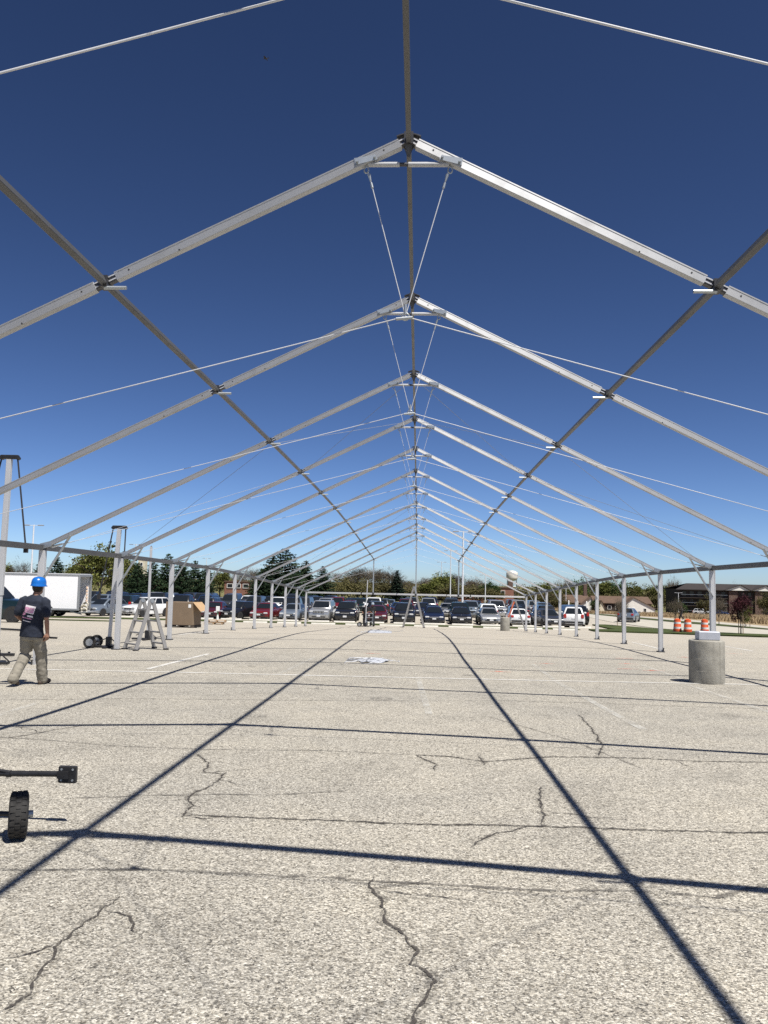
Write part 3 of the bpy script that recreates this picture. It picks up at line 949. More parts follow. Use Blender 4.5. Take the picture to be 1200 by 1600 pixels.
ladder('step_ladder', (6.95, 58.6, gz(7, 58.6)), R(78), 'ladder with orange rails leaning by the last right-hand leg', .40, 2.10, 1.5, 6, .07, M['ladder'], M['ladder_red'])

# big carton on its pallet, loose pallets
def pallet(name, loc, rz, L_, W_, label, mat):
    o = empty(name, loc, rz, label, 'pallet', 'pallets on the lot')
    for k in range(6):
        MB().box((0, -W_ / 2 + .05 + (W_ - .1) * k / 5, .125), (L_, .095, .02), ch=.003).build('deck_board', mat, o)
    for k in range(3):
        MB().box((-L_ / 2 + .05 + (L_ - .1) * k / 2, 0, .065), (.09, W_, .09), ch=.004).build('runner', mat, o)
        MB().box((0, -W_ / 2 + .06 + (W_ - .12) * k / 2, .010), (L_, .09, .018), ch=.003).build('bottom_board', mat, o)
    return o
M['wood'] = simple('pallet_wood', (.32, .22, .13), .8, 0, .25, 5, bump=.3)
M['wood_dark'] = simple('stained_pallet_wood', (.06, .045, .035), .8, 0, .3, 5)
M['card'] = simple('brown_cardboard', (.20, .145, .095), .85, 0, .08, 3)
M['card_in'] = simple('fresh_cardboard_inside', (.42, .28, .155), .85, 0, .06, 3)
BX, BY, BR = -10.95, 39.2, R(-9)
pallet('pallet', (BX, BY, gz(BX, BY) + .01), BR, 1.38, 1.05, 'dark pallet under the big cardboard box', M['wood_dark'])
bo = empty('cardboard_box', (BX, BY, gz(BX, BY) + .147), BR, 'big brown cardboard box with one flap open', 'box')
L_, W_, H_ = 1.34, 1.00, 1.06
for n_, c, s in (('side_panel', (0, -W_ / 2, H_ / 2), (L_, .02, H_)), ('side_panel', (0, W_ / 2, H_ / 2), (L_, .02, H_)), ('end_panel', (-L_ / 2, 0, H_ / 2), (.02, W_ - .022, H_)), ('end_panel', (L_ / 2, 0, H_ / 2), (.02, W_ - .022, H_)), ('bottom', (0, 0, .012), (L_ - .03, W_ - .03, .02)), ('top_panel', (-.02, 0, H_ - .02), (L_ - .06, W_ - .03, .02))):
    MB().box(c, s, ch=.004).build(n_, M['card'], bo)
mb = MB(); mb.slab([(L_ / 2 + .012, -W_ / 2, H_), (L_ / 2 + .42, -W_ / 2 - .02, H_ - .42), (L_ / 2 + .36, W_ / 2, H_ - .38), (L_ / 2 + .012, W_ / 2, H_)], (.7, 0, .7), .012)
mb.build('flap', M['card_in'], bo)
mb = MB(); mb.box((L_ / 2 - .14, -W_ / 2 - .013, H_ - .17), (.13, .004, .16)); mb.build('label_sheet', simple('white_label_paper', (.8, .8, .78), .7), bo)
for i, (x, y, r_, lab) in enumerate([(-13.1, 54.0, .1, 'pale wooden pallet lying between the box and the red car, lower of two'), ]):
    pallet('pallet', (x, y, gz(x, y) + .01), r_, 1.2, 1.0, lab, M['wood'])
pallet('pallet', (-12.95, 54.1, gz(-13, 54) + .157), .16, 1.2, 1.0, 'pale wooden pallet lying between the box and the red car, upper of two', M['wood'])

# small white post at the stall edge
o = empty('utility_post', (-15.8, 66.0, gz(-15.8, 66) + .06), 0, 'short white-capped green post before the parked cars', 'post')
MB().lathe([(.16, 0), (.12, .05), (.07, .35), (.06, .45)], 12).build('cone_base', simple('white_post_base', (.75, .75, .72), .6), o)
MB().lathe([(.06, .44), (.06, .70)], 10).build('stem', simple('green_post', (.08, .16, .08), .6), o)
MB().box((0, 0, .90), (.28, .16, .40), ch=.02).build('cap_box', simple('white_cap', (.8, .8, .78), .6), o)

# orange and white traffic drums
M['orange'] = simple('traffic_orange', (.62, .10, .024), .55, 0, .08)
M['reflect'] = simple('white_reflective_band', (.80, .78, .76), .4, 0, .05)
def barrel(x, y, label):
    o = empty('traffic_drum', (x, y, gz(x, y) + .02), 0, label, 'traffic drum', 'orange traffic drums')
    prof_ = [(.30, .12), (.30, .28), (.275, .30), (.275, .46), (.262, .48), (.262, .64), (.25, .66), (.25, .82), (.238, .84), (.238, .98), (.20, 1.0)]
    MB().lathe([(.40, 0), (.40, .09), (.31, .12)], 20).build('base_ring', M['black'], o, auto=40)
    MB().lathe(prof_, 24).build('body', M['orange'], o, auto=40)
    MB().lathe([(.281, .31), (.281, .45)], 24).build('band', M['reflect'], o, auto=40)
    MB().lathe([(.256, .67), (.256, .81)], 24).build('band', M['reflect'], o, auto=40)
    MB().box((0, 0, 1.03), (.26, .035, .07), ch=.012).build('handle', M['orange'], o)
barrel(19.55, 63.2, 'orange and white traffic drum, leftmost of the three')
barrel(20.12, 62.6, 'orange and white traffic drum, middle of the three')
barrel(21.62, 63.4, 'orange and white traffic drum beside the right-hand tent leg')

# wheel stops
def stop(x, y, rz, label, L_=1.83):
    mb = MB()
    mb.extrude([(-.085, 0), (.085, 0), (.075, .07), (.05, .125), (-.05, .125), (-.075, .07)], (-L_ / 2, 0, 0), (L_ / 2, 0, 0))
    tag(mb.build('wheel_stop', M['stop'], None, (x, y, gz(x, y)), (0, 0, rz)), label, 'wheel stop', 'concrete wheel stops')
_u = ['first', 'second', 'third', 'fourth', 'fifth', 'sixth', 'seventh', 'eighth', 'ninth']
ORD = _u + ['tenth', 'eleventh', 'twelfth', 'thirteenth', 'fourteenth', 'fifteenth', 'sixteenth', 'seventeenth', 'eighteenth', 'nineteenth']
for _t, _e in (('twent', 'y'), ('thirt', 'y'), ('fort', 'y')): ORD += [_t + 'ieth'] + [_t + _e + '-' + q for q in _u]
for k in range(11):
    x = -14.9 + 2.62 * k
    stop(x, 63.6, R(random.uniform(-1, 1)), 'pale concrete wheel stop in the nearer row, %s from the left' % ORD[k])
for k, x in enumerate([-24.3, -17.9, -15.5, -13.1, -10.7, -8.1, -5.95, -3.5, -.95, 1.6, 3.9, 6.3, 8.9, 11.4, 13.6]):
    stop(x, 69.6, R(random.uniform(-1, 1)), 'pale concrete wheel stop right before the car noses, %s from the left' % ORD[k], 1.75)

# heaps of loose white cable and sheet
def heap(x, y, rx, ry, n, label, seed):
    rnd = random.Random(seed)
    o = empty('cable_heap', (x, y, lz(x, y)), 0, label, 'cable heap')
    for k in range(n):
        pts = []
        a = rnd.uniform(0, 6.28); r_ = rnd.uniform(.2, 1)
        px, py = rnd.uniform(-.6, .6) * rx, rnd.uniform(-.5, .5) * ry
        for j in range(14):
            a += rnd.uniform(-1.0, 1.0)
            px += math.cos(a) * rx * .12; py += math.sin(a) * ry * .14
            px = max(-rx, min(rx, px)); py = max(-ry, min(ry, py))
            q = 1 - min(1, (px / rx) ** 2 + (py / ry) ** 2)
            pts.append((px, py, .012 + .075 * q * rnd.random()))
        MB().path(pts, .008, 5).build('cable_coil', M['rope'] if rnd.random() < .72 else M['wire'], o, smooth=True)
    mb = MB(); nx, ny = 26, 14
    for j in range(ny):
        for i in range(nx):
            u, w = i / (nx - 1) * 2 - 1, j / (ny - 1) * 2 - 1
            a = math.atan2(w, u); rr = max(abs(u), abs(w)) * (.62 + .25 * mnoise.noise(Vector((math.cos(a) * 1.6, math.sin(a) * 1.6, seed))))
            X_, Y_ = math.cos(a) * rr * rx, math.sin(a) * rr * ry
            mb.v.append((X_, Y_, .006 + .055 * (1 - rr) + .035 * abs(mnoise.noise(Vector((X_ * 9, Y_ * 7, seed))))))
    for j in range(ny - 1):
        for i in range(nx - 1): mb.f.append((j * nx + i, j * nx + i + 1, j * nx + nx + i + 1, j * nx + nx + i))
    mb.mi = [0] * len(mb.f)
    mb.build('crumpled_sheet', simple('white_plastic_sheet', (.42, .44, .48), .5, 0, .1), o, smooth=True)
heap(-.87, 19.85, .62, .75, 16, 'loose heap of white cables on the asphalt near the middle', 3)
heap(-1.6, 38.6, 1.05, 2.0, 12, 'flat white heap far off on the asphalt before the people', 8)
# ------------------------------------------------------------------ cars
M['glass'] = simple('dark_car_glass', (.012, .015, .018), .06, 0, .1, spec=.6)
M['tail'] = simple('red_tail_lamp', (.38, .015, .012), .2, 0, .1, coat=.6)
M['head'] = simple('clear_head_lamp', (.62, .64, .66), .12, .3, .15, 30, coat=.8)
M['trim'] = simple('black_car_plastic', (.02, .02, .021), .6, 0, .2)
M['chrome'] = simple('bright_trim', (.66, .67, .68), .18, .9)
M['plate'] = simple('number_plate_white', (.66, .67, .68), .5)
def paint(name, col, metal=.25):
    return simple(name, col, .30, metal, .05, 2.0, coat=.75)
PAINT_ = {'black': paint('black_paint', (.010, .010, .012), 0), 'navy blue': paint('navy_paint', (.012, .018, .045)), 'dark grey': paint('dark_grey_paint', (.045, .047, .052)),
          'silver': paint('silver_paint', (.42, .43, .44), .55), 'white': paint('white_paint', (.74, .75, .75), 0), 'dark red': paint('dark_red_paint', (.085, .008, .012)), 'red': paint('red_paint', (.16, .012, .014)),
          'pale blue-grey': paint('blue_grey_paint', (.20, .24, .29), .4), 'dark green': paint('dark_green_paint', (.008, .022, .022)), 'blue': paint('blue_paint', (.02, .045, .12))}
CK = {
 'sedan': dict(L=4.75, W=1.80, hood=.80, cowl=.92, belt=.95, deck=1.00, H=1.45, y0=-1.10, y1=1.72, t0=-.32, t1=.98, w0=.80, w1=.58, R=.33, ax=(-1.42, 1.40)),
 'SUV': dict(L=4.65, W=1.88, hood=.98, cowl=1.08, belt=1.10, deck=1.12, H=1.70, y0=-1.12, y1=2.20, t0=-.42, t1=1.86, w0=.84, w1=.66, R=.37, ax=(-1.42, 1.38)),
 'boxy SUV': dict(L=4.75, W=1.88, hood=1.04, cowl=1.10, belt=1.14, deck=1.16, H=1.76, y0=-.98, y1=2.26, t0=-.48, t1=2.05, w0=.85, w1=.71, R=.38, ax=(-1.48, 1.40)),
 'hatchback': dict(L=4.20, W=1.78, hood=.86, cowl=.98, belt=1.0, deck=1.04, H=1.52, y0=-1.12, y1=1.98, t0=-.35, t1=1.52, w0=.79, w1=.60, R=.32, ax=(-1.28, 1.30)),
 'minivan': dict(L=5.05, W=1.98, hood=.94, cowl=1.10, belt=1.12, deck=1.14, H=1.76, y0=-1.62, y1=2.40, t0=-.72, t1=2.18, w0=.88, w1=.70, R=.34, ax=(-1.6, 1.5)),
 'pickup truck': dict(L=5.60, W=1.98, hood=1.12, cowl=1.20, belt=1.22, deck=1.10, H=1.88, y0=-1.05, y1=1.00, t0=-.52, t1=.78, w0=.88, w1=.72, R=.41, ax=(-1.80, 1.75)),
}
def car_parts(kind):
    c = CK[kind]
    L_, W_ = c['L'], c['W']
    hw, hl = W_ / 2, L_ / 2
    out = []
    def ring(y, w, zb, zt, cr=.03):
        xs = [(-.80, zb), (-.97, zb + .08), (-1.0, zb + (zt - zb) * .45), (-.985, zb + (zt - zb) * .72), (-.93, zt - .035), (-.80, zt), (-.4, zt + cr), (.4, zt + cr), (.80, zt), (.93, zt - .035), (.985, zb + (zt - zb) * .72), (1.0, zb + (zt - zb) * .45), (.97, zb + .08), (.80, zb)]
        return [Vector((x * w, y, z)) for x, z in xs]
    hd, cw, bl, dk = c['hood'], c['cowl'], c['belt'], c['deck']
    nose = hd - .12
    st = [(-hl, hw * .80, .34, nose - .12, 0), (-hl + .05, hw * .90, .27, nose - .03, .01), (-hl + .20, hw * .97, .22, nose + .06, .02), (-hl + .55, hw, .20, hd, .035), (c['y0'] - .05, hw, .20, cw, .03),
          (c['y0'] + .5, hw, .20, bl, .0), (c['y1'] - .3, hw, .20, dk, .0), (hl - .35, hw * .985, .22, dk, .02), (hl - .07, hw * .93, .27, dk - .05, .01), (hl, hw * .82, .36, dk - .16, 0)]
    mb = MB()
    mb.loft([ring(*s) for s in st])
    # cabin shell
    def crng(z, ya, yb, w, k=.10):
        return [Vector(p) for p in ((-w + k, ya, z), (w - k, ya, z), (w, ya + k, z), (w, yb - k, z), (w - k, yb, z), (-w + k, yb, z), (-w, yb - k, z), (-w, ya + k, z))]
    zt = c['H'] - .06
    mb.loft([crng(bl - .06, c['y0'], c['y1'], c['w0'] + .03), crng(bl, c['y0'] + .02, c['y1'] - .02, c['w0']), crng(zt, c['t0'], c['t1'], c['w1']), crng(c['H'] - .015, c['t0'] + .10, c['t1'] - .10, c['w1'] - .09), crng(c['H'], c['t0'] + .32, c['t1'] - .32, c['w1'] - .28)])
    if kind == 'pickup truck':
        y0 = c['y1'] + .04
        for sx in (-1, 1): mb.box((sx * (hw - .06), (y0 + hl) / 2, dk + .10), (.10, hl - y0 - .06, .24), ch=.02)
        mb.box((0, hl - .05, dk + .10), (W_ - .12, .08, .24), ch=.02)
    mb.cur = 1
    for yy in c['ax']:                                   # wheel arches and sills
        for sx in (-1, 1):
            pts = []
            for k in range(9):
                a = math.pi * k / 8
                pts.append(Vector((sx * (hw + .004), yy + math.cos(a) * (c['R'] + .06), c['R'] + math.sin(a) * (c['R'] + .06))))
            pts += [Vector((sx * (hw + .004), yy - c['R'] - .06, .19)), Vector((sx * (hw + .004), yy + c['R'] + .06, .19))]
            mb.slab(pts, (-sx, 0, 0), .16)
    mb.box((0, -hl + .22, .27), (W_ * .86, .42, .10), ch=.03)
    mb.box((0, hl - .22, .29), (W_ * .86, .42, .12), ch=.03)
    mb.box((0, 0, .22), (W_ * .9, L_ * .55, .08))
    out.append(('body', mb.mesh('car_body', [PAINT_['black'], M['trim']], auto=38), 1, None))
    def pane(name, q, n, ins=.07, mat=None, t=.012):
        q = [Vector(p) for p in q]
        ce = sum(q, Vector()) / len(q)
        q = [p + (ce - p).normalized() * ins for p in q]
        nn = Vector(n).normalized()
        q = [p - nn * .004 for p in q]
        me = MB().slab(q, nn, t).mesh(name, mat or M['glass'])
        out.append((name, me, 0, None))
    b0 = bl + .015
    y0, y1, t0, t1, w0, w1 = c['y0'] + .02, c['y1'] - .02, c['t0'], c['t1'], c['w0'], c['w1']
    hgt = zt - bl
    pane('windscreen', [(-w0 + .06, y0, b0), (w0 - .06, y0, b0), (w1 - .06, t0, zt), (-w1 + .06, t0, zt)], (0, -hgt, t0 - y0), .05)
    pane('rear_window', [(w0 - .08, y1, b0 + .03), (-w0 + .08, y1, b0 + .03), (-w1 + .08, t1, zt), (w1 - .08, t1, zt)], (0, hgt, y1 - t1), .06)
    nwin = {'sedan': 2, 'pickup truck': 2}.get(kind, 3)
    for sx in (-1, 1):
        ya, yb, ta, tb = y0 + .16, y1 - .14, t0 + .10, t1 - .10
        for k in range(nwin):
            a, b = k / nwin, (k + 1) / nwin
            pane('side_window', [(sx * w0, ya + (yb - ya) * a, b0), (sx * w0, ya + (yb - ya) * b, b0), (sx * w1, ta + (tb - ta) * b, zt), (sx * w1, ta + (tb - ta) * a, zt)], (sx * hgt, 0, w0 - w1), .045)
    def bx(name, ce, s, mat, ch=.02, far=None):
        out.append((name, MB().box(ce, s, ch=ch).mesh(name, mat), 0, far))
    gh = .22 if kind in ('boxy SUV', 'pickup truck') else .13
    zl = nose - .10
    if kind == 'boxy SUV':
        bx('grille_frame', (0, -hl - .004, zl), (.98, .06, gh), PAINT_['silver'])
        mbg = MB()
        for k in range(7): mbg.box((-.39 + .13 * k, -hl - .036, zl), (.07, .012, gh * .74))
        out.append(('grille_slots', mbg.mesh('grille_slots', M['trim']), 0, 'n'))
    else:
        bx('grille', (0, -hl - .006, zl - .02), (W_ * .44, .06, gh), M['trim'])
        bx('grille_bar', (0, -hl - .038, zl), (W_ * .40, .014, .035), M['chrome'], .004, 'n')
    for sx in (-1, 1):
        bx('headlight', (sx * hw * .66, -hl + .055, zl + .04), (.36, .16, .15), M['head'], .05)
        bx('tail_light', (sx * hw * .76, hl - .04, dk - .16), (.24, .14, .20 if kind in ('sedan', 'hatchback') else .34), M['tail'], .04)
        bx('mirror', (sx * (w0 + .16), y0 + .30, bl + .08), (.20, .10, .14), PAINT_['black'], .04)
    bx('lower_intake', (0, -hl + .05, .42), (W_ * .62, .12, .13), M['trim'], .02, 'n')
    bx('number_plate', (0, -hl - .012, .50), (.31, .05, .15), M['plate'], .004, 'n')
    bx('rear_plate', (0, hl - .02, .78), (.31, .09, .15), M['plate'], .004, 'n')
    bx('rear_bumper', (0, hl - .015, .46), (W_ * .84, .10, .16), M['trim'], .03, 'n')
    return out
CARP = {k: car_parts(k) for k in CK}
def add_car(kind, colour, x, y, rz, label, near=True, group='parked cars', cat=None, z=None):
    c = CK[kind]
    nm = {'boxy SUV': 'parked_suv', 'SUV': 'parked_suv', 'pickup truck': 'pickup_truck', 'sedan': 'parked_car', 'hatchback': 'parked_car', 'minivan': 'parked_van'}[kind]
    dy = c['ax'][1] * .9
    g0, g1 = gz(x - math.sin(rz) * dy * 0 - math.sin(-rz) * 0, y - dy * math.cos(rz)), gz(x, y + dy * math.cos(rz))
    o = empty(nm, (x, y, gz(x, y) if z is None else z), rz, label, cat or {'parked_suv': 'SUV', 'pickup_truck': 'pickup', 'parked_car': 'car', 'parked_van': 'van'}[nm], group)
    for name, me, painted, lod in CARP[kind]:
        if lod == 'n' and not near: continue
        mobj(name, me, o, mat=PAINT_[colour] if (painted or name == 'mirror') else None)
    for yy in c['ax']:
        for sx in (-1, 1):
            add_wheel(o, Vector((sx * (c['W'] / 2 - .09), yy, c['R'])), c['R'], .21, 0 if sx > 0 else math.pi, lug=False)
    return o

FRONT = [('hatchback', 'pale blue-grey', -27.3, -22, 'pale blue-grey car half hidden behind the box truck tail'), ('SUV', 'white', -23.7, -26, 'white SUV parked behind the folding ladder'),
         ('sedan', 'dark red', -17.6, 0, 'dark red sedan just right of the cardboard box'), ('hatchback', 'black', -15.3, -24, 'black hatchback beside the dark red sedan, nose to the left'),
         ('sedan', 'red', -13.1, -6, 'red sedan in the front row seen between two left tent legs'), ('sedan', 'pale blue-grey', -10.65, -4, 'blue-grey sedan with a bright bonnet in the front row'),
         ('boxy SUV', 'silver', -8.15, -2, 'silver boxy SUV with a slotted grille'), ('SUV', 'black', -6.0, 0, 'black SUV next to the silver boxy SUV'),
         ('sedan', 'dark red', -3.35, 2, 'dark red car partly hidden behind two people'), ('SUV', 'black', -1.0, 0, 'black SUV behind the tall narrow ladder'),
         ('sedan', 'navy blue', 1.56, 0, 'navy blue car right of the tall narrow ladder'), ('sedan', 'black', 3.87, 0, 'black sedan between the navy car and the silver sedan'),
         ('sedan', 'silver', 6.28, 2, 'silver sedan in front row left of the far concrete drum'), ('sedan', 'white', 8.78, 180, 'white sedan parked tail first by the last right-hand leg'),
         ('sedan', 'dark grey', 11.3, 10, 'dark grey sedan behind the right-hand legs, nose to the lot'), ('SUV', 'white', 13.6, 170, 'white SUV parked tail first at the right end of the row')]
for kind, col, x, a, lab in FRONT:
    add_car(kind, col, x, 70.3 + CK[kind]['L'] / 2, R(a), lab, True, 'front row of parked cars')
add_car('sedan', 'pale blue-grey', 21.9, 87.0, R(158), 'grey sedan driving away on the road at the right', True, 'cars on the road')
# rows further back
rr = random.Random(5)
ROWS = [(78.6, 'second', -30, 16.5, {-6.9: ('hatchback', 'white'), 11.5: ('SUV', 'black'), 7.3: ('SUV', 'white'), -3.9: ('SUV', 'black'), 14.2: ('minivan', 'black')}),
        (90.5, 'third', -36, 17, {-3.5: ('pickup truck', 'white'), 7.6: ('pickup truck', 'silver'), -24.8: ('SUV', 'white'), -14.8: ('SUV', 'white'), -10.4: ('SUV', 'silver')}),
        (96.5, 'fourth', -38, 17, {-9.6: ('minivan', 'red'), -19.0: ('SUV', 'white')}), (108.5, 'fifth', -40, 17, {})]
cols = ['black'] * 9 + ['navy blue'] * 4 + ['dark grey'] * 5 + ['silver'] * 2 + ['white', 'dark red', 'blue', 'pale blue-grey', 'dark green']
kinds = ['SUV', 'SUV', 'sedan', 'sedan', 'minivan', 'hatchback', 'pickup truck', 'boxy SUV']
for y, rn, xa, xb, fixed in ROWS:
    n = 0; x = xa
    while x < xb:
        key = [k for k in fixed if abs(k - x) < 1.31]
        if key:
            kd, cl = fixed[key[0]]
        else:
            kd, cl = rr.choice(kinds), rr.choice(cols)
            if rr.random() < .04:
                x += 2.62; continue
        n += 1
        add_car(kd, cl, x + rr.uniform(-.12, .12), y + rr.uniform(-.25, .25), R((180 if rr.random() < .3 else 0) + rr.uniform(-2, 2)),
                '%s %s in the %s row of parked cars, %s from the left' % (cl, kd, rn, ORD[n - 1]), False, '%s row of parked cars' % rn)
        x += 2.62
add_car('pickup truck', 'dark green', -22.05, 42.2, R(90), 'dark green pickup truck at the left edge before the white box truck', True, 'pickups')

# ------------------------------------------------------------------ white box truck
bt = empty('box_truck', (-27.2, 66.0, gz(-28, 66)), 0, 'white box truck with its rear door open at the left', 'truck')
M['truck_white'] = simple('white_truck_panel', (.90, .90, .91), .4, 0, .02, 1.0)
M['truck_rail'] = simple('grey_truck_rail', (.33, .34, .35), .45, .4)
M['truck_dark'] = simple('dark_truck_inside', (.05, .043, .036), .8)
TL, TW, T0, T1 = 8.4, 2.45, .56, 3.48
for k in range(7):
    x0 = -TL + .08 + (TL - .16) * k / 7; x1 = -TL + .08 + (TL - .16) * (k + 1) / 7
    MB().box(((x0 + x1) / 2, 0, (T0 + T1) / 2), (x1 - x0 - .003, .03, T1 - T0 - .3), ch=.003).build('side_panel', M['truck_white'], bt)
    MB().box(((x0 + x1) / 2, TW, (T0 + T1) / 2), (x1 - x0 - .003, .03, T1 - T0 - .3), ch=.003).build('side_panel', M['truck_white'], bt)
for zz, hh in ((T0 + .08, .16), (T1 - .08, .16)):
    for yy in (-.008, TW + .008): MB().box((-TL / 2, yy, zz), (TL, .06, hh), ch=.01).build('rail', M['truck_rail'], bt)
MB().box((-TL / 2, TW / 2, T1 + .01), (TL - .02, TW - .06, .05)).build('roof', M['truck_white'], bt)
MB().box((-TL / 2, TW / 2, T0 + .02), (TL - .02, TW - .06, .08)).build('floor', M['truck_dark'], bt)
MB().box((-TL + .05, TW / 2, (T0 + T1) / 2), (.06, TW - .05, T1 - T0 - .1)).build('front_wall', M['truck_white'], bt)
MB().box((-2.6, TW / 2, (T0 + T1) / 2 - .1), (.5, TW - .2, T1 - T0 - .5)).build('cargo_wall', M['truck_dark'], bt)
for yy in (.04, TW - .04): MB().box((.02, yy, (T0 + T1) / 2), (.16, .12, T1 - T0), ch=.015).build('rear_post', M['truck_rail'], bt)
MB().box((.02, TW / 2, T1 - .10), (.16, TW - .10, .20), ch=.015).build('rear_header', M['truck_rail'], bt)
MB().box((.45, TW / 2, .44), (.75, TW - .2, .07), ch=.01).build('lift_platform', M['truck_rail'], bt)
for yy in (.25, TW - .25):
    MB().beam((-.7, yy, .50), (.25, yy, .28), .08, .10).build('lift_arm', M['truck_rail'], bt)
mb = MB()
for yy in (.75, TW - .75): mb.box((-TL / 2, yy, .46), (TL, .09, .22))
for k in range(6): mb.box((-.9 - 1.3 * k, TW / 2, .46), (.08, TW - .5, .12))
mb.box((-4.6, .22, .42), (1.1, .35, .40), ch=.03)
mb.build('chassis', M['trim'], bt)
for yy in (.10, .38, TW - .38, TW - .10): add_wheel(bt, Vector((-2.4, yy, .48)), .48, .26, R(90), lug=False)
for yy in (.16, TW - .16): add_wheel(bt, Vector((-TL - .7, yy, .48)), .48, .26, R(90), lug=False)
mb = MB()
mb.loft([[Vector((-TL - 2.1 + a, y, z)) for y, z in ((.1, .5), (TW - .1, .5), (TW - .1, h), (.1, h))] for a, h in ((0, 1.3), (.15, 1.5), (.9, 1.65), (1.5, 2.4), (1.95, 2.5))])
mb.build('cab', M['truck_white'], bt, auto=40)
MB().slab([(-TL - 1.02, -.0 + .092, 1.55), (-TL - .35, .092, 1.55), (-TL - .35, .092, 2.3), (-TL - .62, .092, 2.3)], (0, -1, 0), .01).build('cab_window', M['glass'], bt)
# things hanging in the open truck tail: coiled ropes and folded sheets
M['rope_tan'] = simple('bundled_white_webbing', (.62, .58, .48), .8, 0, .25, 14)
for k, (x, y, z, r_) in enumerate([(.30, .55, 1.02, .26), (.26, .95, 1.25, .22), (.40, .35, .78, .24)]):
    mb = MB()
    for j in range(4):
        rj = r_ * (1 - .12 * j)
        mb.path([Vector((rj * math.cos(a / 14 * 6.283), .05 * j, rj * .8 * math.sin(a / 14 * 6.283))) for a in range(15)], .045, 6)
    tag(mb.build('webbing_bundle', M['rope_tan'], None, (-27.2 + x, 66 + y, gz(-28, 66) + z - .22), smooth=True), 'pale coil of webbing on the box truck tail, %s' % ('lowest', 'middle', 'highest')[[2, 0, 1][k] if False else {0: 1, 1: 2, 2: 0}[k]], 'webbing', 'webbing on the truck tail')
mb = MB()
for k in range(5): mb.lathe([(.085, .02), (.10, .10), (.085, .18)], 10, c=(0, 0, .26 * k))
mb.tube((0, 0, 0), (0, 0, 1.3), .03, n=8)
tag(mb.build('rope_garland', simple('white_tan_garland', (.72, .55, .42), .7, 0, .2, 6), None, (-26.78, 66.7, gz(-28, 66) + 1.25), auto=50), 'string of white bobbins hanging in the open truck tail', 'garland')
# ------------------------------------------------------------------ people
def remeshed(mb, voxel, smooth_it=6, name='figure', wr=0.0, seed=0.0, wscale=9.0):
    me = mb.mesh(name, [])
    ob = bpy.data.objects.new('figure_tmp', me)
    COL.objects.link(ob)
    rm = ob.modifiers.new('r', 'REMESH'); rm.mode = 'VOXEL'; rm.voxel_size = voxel; rm.use_smooth_shade = True
    sm = ob.modifiers.new('s', 'SMOOTH'); sm.iterations = smooth_it; sm.factor = .5
    dg = bpy.context.evaluated_depsgraph_get()
    dg.update()
    res = bpy.data.meshes.new_from_object(ob.evaluated_get(dg))
    bpy.data.objects.remove(ob)
    bpy.data.meshes.remove(me)
    if wr:
        nrm = [v.normal.copy() for v in res.vertices]
        for v, n in zip(res.vertices, nrm):
            p = v.co
            f = mnoise.noise(Vector((p.x * wscale * .7 + p.z * 3, p.y * wscale * .7, p.z * wscale + seed))) + .5 * mnoise.noise(Vector((p.x * wscale * 2, p.y * wscale * 2 + seed, p.z * wscale * 2.6)))
            v.co = p + n * (wr * f)
    res.polygons.foreach_set('use_smooth', [True] * len(res.polygons))
    res.name = name
    return res

def limb(mb, pts, rad, n=14):
    """tapered limb with rounded ends"""
    pts = [Vector(p) for p in pts]
    P_, Q = [], []
    for i in range(len(pts) - 1):
        for k in range(4):
            t = k / 4
            P_.append(pts[i].lerp(pts[i + 1], t)); Q.append(rad[i] * (1 - t) + rad[i + 1] * t)
    P_.append(pts[-1]); Q.append(rad[-1])
    d0 = (P_[0] - P_[1]).normalized(); d1 = (P_[-1] - P_[-2]).normalized()
    r0_, r1_ = Q[0], Q[-1]
    P_ = [P_[0] + d0 * r0_ * .95, P_[0] + d0 * r0_ * .6] + P_ + [P_[-1] + d1 * r1_ * .6, P_[-1] + d1 * r1_ * .95]
    Q = [r0_ * .3, r0_ * .8] + Q + [r1_ * .8, r1_ * .3]
    mb.path(P_, Q, n)

def ell(mb, rings, n=20):
    """stack of ellipses (cx, cy, z, rx, ry)"""
    mb.loft([[Vector((cx + rx * math.cos(2 * math.pi * k / n), cy + ry * math.sin(2 * math.pi * k / n), z)) for k in range(n)] for cx, cy, z, rx, ry in rings])

def ball(mb, c, r_, n=14):
    c = Vector(c)
    rx, ry, rz_ = r_
    rings = []
    for i in range(1, n // 2 + 1):
        a = -math.pi / 2 + math.pi * i / (n // 2 + 1)
        rings.append([c + Vector((rx * math.cos(a) * math.cos(2 * math.pi * k / n), ry * math.cos(a) * math.sin(2 * math.pi * k / n), rz_ * math.sin(a))) for k in range(n)])
    mb.loft(rings)

def hand(mb, w, d, side, palm_n, curl=.5):
    """palm and five bent fingers from wrist w along d"""
    w, d = Vector(w), Vector(d).normalized()
    pn = Vector(palm_n).normalized()
    s = d.cross(pn).normalized() * side
    limb(mb, [w, w + d * .05], [.028, .036], 10)
    ball(mb, w + d * .065, (.040, .040, .040), 10)
    for k, (off, ln) in enumerate(((-.030, .072), (-.010, .082), (.011, .078), (.031, .062))):
        b = w + d * .095 + s * off
        d1 = (d + pn * curl * .6).normalized(); d2 = (d * .6 + pn * curl * 1.6).normalized()
        limb(mb, [b - d * .02, b, b + d1 * ln * .5, b + d1 * ln * .5 + d2 * ln * .55], [.011, .0105, .0095, .008], 8)
    tb = w + d * .035 - s * .034
    limb(mb, [tb, tb - s * .022 + d * .035 + pn * .012, tb - s * .020 + d * .066 + pn * .028], [.014, .0115, .009], 8)

